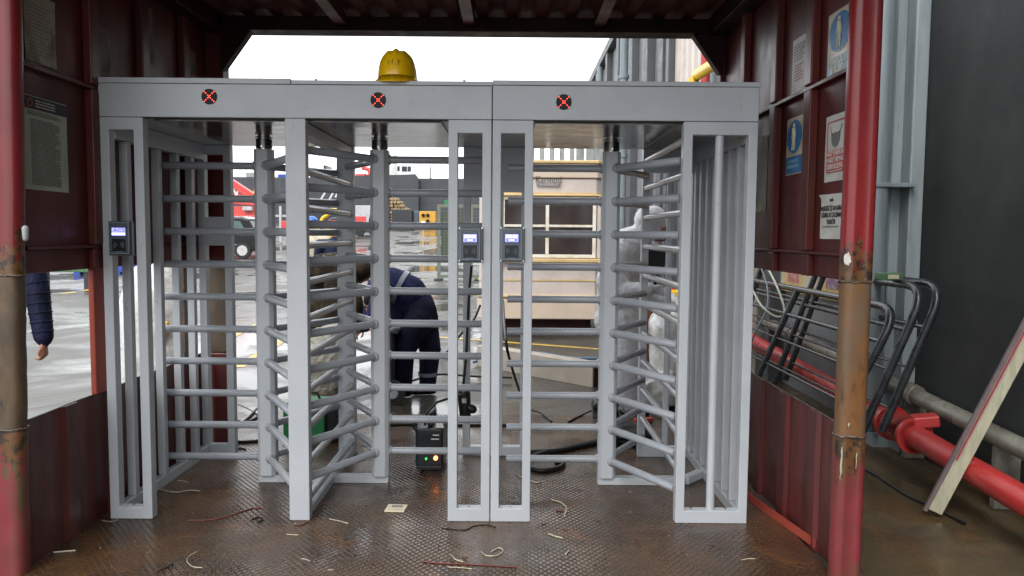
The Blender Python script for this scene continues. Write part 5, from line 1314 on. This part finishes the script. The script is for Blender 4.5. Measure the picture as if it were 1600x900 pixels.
# mesh gate
Yg = 24.0; xa = P(683, 400, Yg).x; xb = P(790, 400, Yg).x; zt2 = P(683, 319, Yg).z
mg = thing('mesh_gate', 'olive framed mesh gate with dark net standing in the yard', 'gate', (xa, Yg, 0))
MB().holed(xa, xb, .12, zt2, [(xa+.10, (xa+xb)/2-.04, .22, zt2-.10), ((xa+xb)/2+.04, xb-.1, .22, zt2-.1)], Yg, Yg+.06).build('gate_frame', 'meshf', mg)
mb = MB(); x = xa+.12
while x < xb-.1: mb.box(x, x+.008, Yg+.02, Yg+.028, .22, zt2-.1); x += .10
z = .3
while z < zt2-.1: mb.box(xa+.1, xb-.1, Yg+.03, Yg+.038, z, z+.008); z += .10
mb.build('wire_mesh', 'meshf', mg)
MB().box(xa+.12, (xa+xb)/2-.05, Yg+.07, Yg+.08, .7, zt2-.3).build('net_screen', 'meshg', mg)
for xx in (xa+.05, P(748, 400, Yg).x): MB().box(xx-.12, xx+.12, Yg-.3, Yg+.3, 0.02, .11).build('gate_foot', 'dcab', mg, bevel=.01)
c = P(702, 315, Yg); MB().box(c.x-.15, c.x+.18, Yg, Yg+.02, zt2+.002, zt2+.13).build('green_plate', 'green', mg)
# ------------------------------------------------------------------ coverings at right rear
c = atZ(1058, 640, gz)
blob('plastic_wrap', (c.x+.03, c.y+.45, gz), .20, .34, 1.02, 'tarp', 'tall crumpled white plastic wrap behind the right turnstile', 'plastic sheet', 14, .22)
blob('plastic_heap', (c.x-.12, c.y+.1, gz), .17, .2, .34, 'tarp', 'low white plastic heap at the foot of the tall plastic wrap', 'plastic sheet', 18, .3)
c = P(1035, 540, 7.4)
tag(MB().obox((c.x, 7.5, .42), (.42, .03, .78), Matrix.Rotation(R(14), 3, 'X')).build('brown_board', 'cardb', loc=(c.x, 7.5, 0), bevel=.003), 'reddish brown board leaning behind the right rotor', 'board')
c = P(1026, 508, 8.0)
tag(MB().obox((c.x, 8.1, c.z-.02), (.26, .3, .22)).build('concrete_block', 'block', loc=(c.x, 8.1, c.z-.13), bevel=.02), 'rough concrete block stacked behind the coverall worker', 'block')
tag(MB().box(c.x-.2, c.x+.35, 7.95, 8.5, gz, c.z-.132).build('crate', 'block', loc=(c.x, 8.2, gz), bevel=.02), 'rough brown crate beneath the concrete block', 'crate')
c = P(1050, 470, 8.2)
yj = thing('jerry_can', 'yellow plastic can on the crate behind the right turnstile', 'can', (c.x, 8.2, c.z-.15))
MB().box(c.x-.09, c.x+.09, 8.12, 8.28, c.z-.35, c.z+.12).build('can_body', 'yellowm', yj, bevel=.025)
MB().cyl((c.x, 8.2, c.z+.12), (c.x, 8.2, c.z+.17), .03).build('can_cap', 'sign_red', yj)
c = atZ(945, 650, gz)
blob('black_bag', (c.x-.02, c.y-.12, gz), .10, .12, .20, 'cable', 'small black rag bundle left of the coverall worker', 'bag', 31, .35)
c = atZ(980, 690, 0)
blob('black_cloth', (c.x, c.y+.02, 0), .17, .15, .13, 'cable', 'black cloth bundle on the floor behind the right rotor', 'cloth', 33, .35)
c = atZ(1005, 660, 0)
tag(MB().obox((c.x, c.y, .02), (.16, .05, .035), Matrix.Rotation(R(15), 3, 'Z')).build('red_strap', 'sign_red', loc=(c.x, c.y, 0), bevel=.01), 'small pinkish red strap on the floor by the rear frame', 'strap')
# left outside: white sack, green and blue items
c = P(237, 600, 6.6)
blob('white_bundle', (c.x+.02, 6.7, gz), .30, .3, 1.38, 'tarp', 'tall white wrapped bundle outside the left wall', 'bundle', 41, .10)
c = P(244, 520, 6.3)
tag(MB().obox((c.x, 6.42, c.z), (.07, .04, .17), Matrix.Rotation(R(12), 3, 'Y')).build('yellow_tag', 'yellowm', loc=(c.x, 6.42, c.z-.1), bevel=.01), 'yellow plastic tag tied on the tall white bundle', 'tag')
c = atZ(97, 452, gz); t = thing('green_bench', 'faded green low bench seen under the left wall', 'bench', (c.x, c.y, gz))
L = 1.4; 
MB().box(c.x-L/2, c.x+L/2, c.y, c.y+.5, .42, .75).build('seat_board', 'darkgreen', t, bevel=.01)
for xx in (-L/2+.05, L/2-.15): MB().box(c.x+xx, c.x+xx+.1, c.y+.05, c.y+.4, gz, .419).build('leg', 'dcab', t)
a = atZ(112, 434, gz); b = atZ(200, 434, gz); c = (a+b)/2
t = thing('blue_pallets', 'row of low blue plastic pallets beyond the left wall gap', 'pallets', (c.x, c.y, gz))
MB().box(a.x, b.x, c.y, c.y+1.2, .16, .42).build('deck', 'bluetarp', t, bevel=.01)
for k in range(6): xx = a.x+(b.x-a.x)*k/5.2; MB().box(xx, xx+.2, c.y+.01, c.y+1.1, gz, .159).build('block', 'bluetarp', t)

# ------------------------------------------------------------------ far yard
Yv = 34.0
rv = P(404, 370, Yv).x; gz_v = yard_z(Yv)-.03; 
vn = thing('parked_van', 'dark parked minivan with silver rear wheel on the left of the yard', 'van', (rv-2.2, Yv+.9, gz_v))
prof = [(0, .42), (.06, .95), (-.12, 1.15), (-.42, 1.72), (-.75, 1.82), (-2.6, 1.84), (-3.1, 1.62), (-3.6, 1.15), (-4.45, .95), (-4.6, .45), (-4.0, .28), (-.5, .28)]
MB().prism([(rv+a, gz_v+b) for a, b in prof], 'y', Yv, Yv+1.8).build('body', 'van', vn, bevel=.06)
MB().prism([(rv+a, gz_v+b) for a, b in [(-.42, 1.725), (-.75, 1.825), (-2.6, 1.845), (-2.65, 1.88), (-.75, 1.87), (-.38, 1.76)]], 'y', Yv+.1, Yv+1.7).build('roof', 'gcab', vn)
for a in ([(-.55, 1.18), (-.80, 1.66), (-1.35, 1.68), (-1.35, 1.16)], [(-1.47, 1.16), (-1.47, 1.68), (-2.35, 1.68), (-2.35, 1.14)], [(-2.45, 1.14), (-2.45, 1.68), (-2.75, 1.64), (-3.3, 1.16)]):
    MB().prism([(rv+x, gz_v+z) for x, z in a], 'y', Yv-.012, Yv-.001).build('side_window', 'vglass', vn, bevel=.003)
for xx in (-.72, -3.55):
    wl = MB().tube([(rv+xx, Yv-.03, gz_v+.36), (rv+xx, Yv+.2, gz_v+.36)], .36, 28).build('wheel', 'rubber', vn)
    MB().tube([(rv+xx, Yv-.045, gz_v+.36), (rv+xx, Yv-.031, gz_v+.36)], .23, 24).build('rim', 'rim', wl)
MB().box(rv-.13, rv+.03, Yv-.015, Yv+.15, gz_v+.95, gz_v+1.12).build('tail_lamp', 'sign_red', vn, bevel=.01)
MB().beam((rv-.9, Yv-.006, gz_v+.62), (rv-3.3, Yv-.006, gz_v+.62), .01, .03).build('side_trim', 'gcab', vn)
# crane truck
Yk = 46.0; gk = yard_z(Yk)-.03
def K(px, py, Y=Yk): return P(px, py, Y)
ct = thing('crane_truck', 'red crane truck with lettered boom folded down behind the dark van', 'crane truck', (K(370, 370).x, Yk+1, gk))
a, b = K(335, 268), K(412, 322)
pb = [K(330, 262), K(360, 279), K(392, 300), K(410, 312), K(406, 322), K(355, 318), K(330, 308)]
bo = MB().prism([(p.x, p.z) for p in pb], 'y', Yk, Yk+.6).build('boom', 'red_m', ct, bevel=.03)
MB().beam(K(340, 273, Yk-.1), K(396, 312, Yk-.1), .12, .18).build('hydraulic_ram', 'red_m', bo)
text('ON', .50, K(362, 299, Yk-.02), (.95, 0, -.3), (.3, 0, .95), 'truckw', bo, bold=.03)
lo = K(350, 332); hi = K(408, 318)
MB().box(K(310, 332).x, K(399, 332).x, Yk+.1, Yk+1.2, K(0, 336).z if False else K(360, 336).z, K(360, 322).z).build('slew_frame', 'red_m', ct, bevel=.03)
bd_ = MB().box(K(300, 332).x, K(410, 332).x, Yk-.05, Yk+2.2, K(360, 345).z, K(360, 335.5).z).build('chassis', 'red_m', ct, bevel=.03)
text('MAX. 3 TON', .26, K(398, 340, Yk-.052), (1, 0, 0), (0, 0, 1), 'truckw', bd_)
for px in (320, 350, 385, 402):
    c = K(px, 356, Yk+.2); wl = MB().tube([(c.x, Yk+.1, gk+.5), (c.x, Yk+.5, gk+.5)], .5, 20).build('wheel', 'rubber', ct)
    MB().tube([(c.x, Yk+.08, gk+.5), (c.x, Yk+.099, gk+.5)], .25, 16).build('rim', 'rim', wl)
c = K(389, 326, Yk-.1); MB().box(c.x-.1-.25, c.x+.2, Yk-.25, Yk+.09, c.z-.12, c.z+.12).build('valve_box', 'gcab', ct, bevel=.03)
c = K(402, 300, Yk-.1); MB().tube([(c.x, Yk-.1, c.z), (c.x, Yk+.05, c.z)], .24, 20).build('hook_sheave', 'yellowm', ct)
MB().box(K(395, 350).x, K(410, 350).x, Yk+.2, Yk+1.8, K(0+395, 362).z, K(395, 347).z).build('counterweight', 'red_m', ct, bevel=.03)
# rack right of it
Yrk = 44; a = K(437, 325, Yrk); b = K(452, 395, Yrk)
rk = thing('metal_rack', 'pale metal storage rack with red box behind the middle column', 'rack', (a.x, Yrk, yard_z(Yrk)))
for px in (411, 438, 456): c = K(px, 360, Yrk); MB().box(c.x-.06, c.x+.06, Yrk, Yrk+.1, yard_z(Yrk)-.05, K(440, 322, Yrk).z).build('upright', 'gcab', rk)
for py in (337, 358): z = K(440, py, Yrk).z; MB().box(K(411, py, Yrk).x, K(456, py, Yrk).x, Yrk+.11, Yrk+.9, z-.06, z+.05).build('shelf', 'gcab', rk)
MB().box(K(440, 352, Yrk).x, K(449, 352, Yrk).x, Yrk-.05, Yrk+.10, K(440, 357, Yrk).z, K(440, 345, Yrk).z).build('red_bin', 'red_m', rk, bevel=.03)
# retaining wall
Yw_ = 74.5; zw = P(700, 279, Yw_).z
rw = thing('retaining_wall', 'long dark retaining wall closing the back of the yard', 'wall', (-10, Yw_, yard_z(Yw_)))
MB().box(-70, 12, Yw_, Yw_+.6, 0.2, zw).build('wall_face', 'retain', rw)
a = P(611, 279, Yw_-.3); b = P(655, 279, Yw_-.3); hz_ = P(650, 273, Yw_-.3).z
MB().prism([(a.x-4, .2), (b.x, .2), (b.x, zw-.1), (P(650, 273, Yw_-.3).x, hz_), (P(636, 274, Yw_-.3).x, hz_-.05), (a.x-4, zw+.1)], 'y', Yw_-1.0, Yw_-.002).build('buttress', 'retain', rw)
mb = MB(); x = -30
while x < 2: mb.box(x, x+.05, Yw_-.012, Yw_-.001, .5, zw-.05); x += 1.25
z = 1.6
while z < zw: mb.box(-30, 2, Yw_-.018, Yw_-.013, z, z+.045); z += 1.0
mb.build('panel_joints', 'retain_l', rw)
def fg(Y): return yard_z(Y)-.03
# objects against the wall
c = P(668, 350, 58); g0 = yard_z(58)-.03
yc_ = thing('ochre_cabinet', 'ochre cabinet with three round fans near the back wall', 'cabinet', (c.x, 58, g0))
MB().box(P(655, 340, 58).x, P(680, 340, 58).x, 58, 59, g0, P(660, 330, 58).z).build('case', 'ycab', yc_, bevel=.03)
for px, py in ((661.5, 336.5), (668.5, 336.5), (668.5, 345.5)):
    q = P(px, py, 57.98); MB().tube([(q.x, 57.9, q.z), (q.x, 57.99, q.z)], .13, 16).build('fan', 'darksteel', yc_)
c = P(661, 347, 40); um = thing('parasol', 'small white parasol in front of the ochre cabinet', 'parasol', (c.x, 40, .2))
MB().tube([(c.x, 40, .23), (c.x, 40, c.z)], .03, 8).build('pole', 'gcab', um)
mb = MB(); n = 12; vs = [V((c.x+.27*math.cos(2*math.pi*k/n), 40+.27*math.sin(2*math.pi*k/n), c.z-.10)) for k in range(n)]+[V((c.x, 40, c.z+.06))]
mb.add(vs, [(k, (k+1) % n, n) for k in range(n)]+[tuple(range(n))[::-1]]).build('canopy', 'truckw', um)
dc = thing('dark_container', 'dark metal container near the back wall beside stacked timber', 'container', (P(628, 340, 60).x, 60, g0))
MB().box(P(612, 340, 60).x, P(644, 340, 60).x, 60, 62, yard_z(60)-.03, P(628, 327, 60).z).build('box', 'dcab', dc, bevel=.04)
MB().box(P(645, 340, 60).x, P(653, 340, 60).x, 60.3, 62, yard_z(60)-.03, P(628, 329, 60).z).build('box_door', 'slate', dc, bevel=.03)
lg = thing('timber_stack', 'stack of cut timber behind the dark container', 'timber stack', (P(612, 340, 63).x, 63.5, yard_z(63)))
mb = MB(); rnd = random.Random(8)
for r_ in range(9):
    for k in range(max(1, 12-r_)):
        x = P(602, 340, 63).x+k*.27+rnd.uniform(-.05, .05); z = yard_z(63)+.1+r_*.27
        mb.tube([(x, 63+rnd.uniform(-.2, .1), z), (x+rnd.uniform(-.1, .1), 64.5, z)], .13, 8)
mb.build('timber', 'log', lg)
# grey machine with red panel
Ym = 50; gm = yard_z(Ym)-.03
mm = thing('compressor_trailer', 'grey and black compressor trailer with red front panel', 'trailer', (P(566, 350, Ym).x, Ym, gm))
MB().prism([(P(553, 321, Ym).x, P(553, 321, Ym).z), (P(582, 321, Ym).x, P(582, 321, Ym).z), (P(574, 352, Ym).x, P(560, 352, Ym).z), (P(550, 352, Ym).x, P(560, 352, Ym).z)], 'y', Ym, Ym+1.5).build('hood', 'gcab', mm, bevel=.03)
MB().box(P(576, 340, Ym).x, P(600, 340, Ym).x, Ym+.1, Ym+1.6, P(570, 366, Ym).z, P(585, 320, Ym).z).build('side_body', 'dcab', mm, bevel=.05)
MB().box(P(553, 340, Ym).x, P(572, 340, Ym).x, Ym-.05, Ym-.002, P(570, 350, Ym).z, P(570, 338, Ym).z).build('red_panel', 'red_m', mm, bevel=.02)
MB().box(P(555, 340, Ym).x, P(600, 340, Ym).x, Ym+.05, Ym+1.4, gm+.25, P(570, 353, Ym).z).build('chassis', 'dcab', mm)
for px in (562, 590): c = P(px, 370, Ym); MB().tube([(c.x, Ym-.1, gm+.3), (c.x, Ym+.2, gm+.3)], .3, 16).build('wheel', 'rubber', mm)
# yellow machine over the workers
Yy = 26; gy = yard_z(Yy)-.03
ye = thing('mini_excavator', 'yellow mini excavator arm and cab in the yard behind the workers', 'excavator', (P(500, 340, Yy).x, Yy, gy))
MB().box(P(500, 330, Yy).x, P(532, 330, Yy).x, Yy, Yy+1.2, P(510, 332, Yy).z, P(510, 325, Yy).z).build('canopy', 'yellowm', ye, bevel=.03)
MB().tube([P(515, 334, Yy), P(505, 340, Yy), P(498, 352, Yy), P(496, 366, Yy)], .06, 10).build('arm', 'yellowm', ye)
MB().box(P(505, 365, Yy).x, P(534, 365, Yy).x, Yy+.1, Yy+1.3, gy+.5, P(510, 352, Yy).z).build('engine_cover', 'yellowm', ye, bevel=.05)
for px in (508, 530): MB().beam(P(px, 352, Yy+.3), P(px, 332, Yy+.3), .06, .06).build('canopy_post', 'dcab', ye)
MB().box(P(502, 365, Yy).x, P(538, 365, Yy).x, Yy, Yy+1.4, gy, gy+.45).build('track', 'rubber', ye, bevel=.12)
# things on the upper level behind the wall
Yu = 90; gu = 6.67
wt = thing('white_truck', 'white truck cab on the level above the back wall', 'truck', (P(635, 265, Yu).x, Yu, gu))
MB().prism([(P(x, z, Yu).x, P(x, z, Yu).z) for x, z in ((617, 262), (620, 257), (642, 258), (646, 268), (650, 277), (617, 279))], 'y', Yu, Yu+2.3).build('cab', 'truckw', wt, bevel=.05)
MB().box(P(628, 262, Yu).x, P(636, 262, Yu).x, Yu-.03, Yu-.001, P(630, 268, Yu).z, P(630, 260, Yu).z).build('cab_window', 'dcab', wt)
MB().box(P(637, 262, Yu).x, P(642, 262, Yu).x, Yu-.03, Yu-.001, P(630, 268, Yu).z, P(630, 260, Yu).z).build('cab_window', 'dcab', wt)
MB().box(P(619, 262, Yu).x, P(624.5, 262, Yu).x, Yu-.03, Yu-.001, P(630, 267, Yu).z, P(630, 260, Yu).z).build('cab_window', 'dcab', wt)
MB().box(P(560, 262, Yu).x, P(616, 262, Yu).x, Yu+.1, Yu+2.2, gu+.5, P(600, 276, Yu).z).build('trailer_bed', 'dcab', wt)
c = P(609, 258, Yu-3); tag(MB().tube([(c.x, Yu-3, gu), (c.x, Yu-3, P(609, 241, Yu-3).z), (c.x, Yu-3, P(609, 238, Yu-3).z)], .9, 20, rr=[.85, .85, .45]).build('silo', 'tank', loc=(c.x, Yu-3, gu)), 'pale round silo top beside the second rotor, above the back wall', 'silo')
rt = thing('red_truck', 'red crane lorry on the level above the back wall', 'truck', (P(568, 280, 80).x, 80, 5))
MB().box(P(555, 280, 80).x, P(570, 280, 80).x, 80, 82, P(560, 289, 80).z, P(560, 271.5, 80).z).build('cab', 'red_m', rt, bevel=.06)
MB().box(P(555, 280, 80).x, P(570, 280, 80).x, 80.1, 82, P(560, 271.4, 80).z, P(560, 270, 80).z).build('cab_roof', 'truckw', rt)
MB().box(P(571, 280, 80).x, P(590, 280, 80).x, 80.2, 82, P(580, 284, 80).z, P(580, 272, 80).z).build('crane_base', 'red_m', rt, bevel=.05)
MB().tube([P(580, 275, 80), P(576, 265, 80), P(566, 262, 80)], .22, 8).build('crane_arm', 'red_m', rt)
MB().tube([P(578, 272, 79.8), P(584, 264, 79.8)], .2, 8).build('crane_arm', 'red_m', rt)
c = P(564, 286, 79.9); MB().tube([(c.x, 79.8, c.z), (c.x, 80, c.z)], .38, 18).build('wheel', 'rubber', rt)
c = P(574, 286, 79.9); MB().tube([(c.x, 79.8, c.z), (c.x, 80, c.z)], .3, 18).build('wheel', 'rubber', rt)
tag(MB().box(P(540, 292, 78).x, P(612, 292, 78).x, 78, 84, 4.0, P(570, 291, 78).z).build('loading_ledge', 'retain', loc=(P(570, 290, 78).x, 80, 4)), 'dark ledge carrying the red crane lorry', 'ledge')
c = P(672.5, 262, 85); pt = thing('pole_mast', 'short grey mast with a lamp on top above the wall', 'mast', (c.x, 85, gu))
MB().tube([(c.x, 85, gu), (c.x, 85, P(672, 262, 85).z)], .13, 10).build('mast', 'slat', pt); MB().tube([(c.x, 85, P(672, 261.8, 85).z), (c.x, 85, P(672, 257, 85).z)], .07, 10).build('lamp_head', 'gcab', pt)
# skyline left: containers and concrete works
for (x0_, x1_, y0_, y1_, m, nm, lb, ct_) in ((384, 404, 269, 281, 'slat', 'site_cabin', 'grey stacked site cabin on the skyline, left of the first rotor', 'site cabin'), (400, 409, 256, 281, 'bluetarp', 'blue_container', 'narrow blue container on the skyline beside the first rotor', 'container'), (434, 450, 272, 285, 'bluetarp', 'blue_container', 'wide blue container between the first rotor and middle column', 'container'), (484, 502, 266, 273, 'dcab', 'steelwork', 'low dark steelwork on the skyline right of the middle column', 'steelwork'), (505, 509, 258, 272, 'dcab', 'chimney_stack', 'short dark stack on the skyline', 'stack'), (509, 531, 264, 274, 'gcab', 'pale_shed', 'pale shed roof on the skyline beside the dark stack', 'shed'), (356, 372, 277, 284, 'darkgreen', 'green_shed', 'low green shed at the left end of the skyline', 'shed')):
    a = P(x0_, y0_, 86); b = P(x1_, y1_, 86)
    t = thing(nm, lb, ct_, ((a.x+b.x)/2, 86, 6.67))
    MB().box(a.x, b.x, 86, 89, 6.67, a.z).build('body', m, t, bevel=.04)
    mb = MB(); x = a.x+.15
    while x < b.x-.1: mb.box(x, x+.12, 85.96, 85.999, 6.8, a.z-.12); x += .38
    mb.build('ribs', m, t)
# wire lattice and rebar skyline bits
for k, (px, py, h_) in enumerate(((487, 268, 12), (493, 268, 12), (500, 268, 12), (512, 262, 10), (517, 264, 12), (521, 264, 10), (526, 266, 12))):
    a = P(px, py, 86.5); b = P(px, py-h_, 86.5)
    tag(MB().tube([a, b], .035, 5).build('rebar', 'slat', loc=a), 'thin upright reinforcing bar on the skyline', 'rod', 'upright rods on the skyline')
# scaffolding tubes in front of the wall
for k, (xa_, ya_, xb_, yb_) in enumerate(((499, 316, 515, 290), (512, 317, 526, 292), (524, 309, 530, 296))):
    tag(MB().tube([P(xa_, ya_, 52), P(xb_, yb_, 52.5)], .07, 6).build('scaffold_tube', 'gcab', loc=P(xa_, ya_, 52)), 'pale leaning scaffold tube in front of the back wall', 'tube', 'leaning scaffold tubes')
c = P(505, 317, 52)
tag(MB().box(P(478, 317, 52).x, P(531, 317, 52).x, 51.8, 53.5, yard_z(52)-.03, P(505, 316.5, 52).z).build('low_building', 'dcab', loc=(c.x, 52.5, yard_z(52))), 'dark flat roofed block carrying the leaning tubes', 'building')
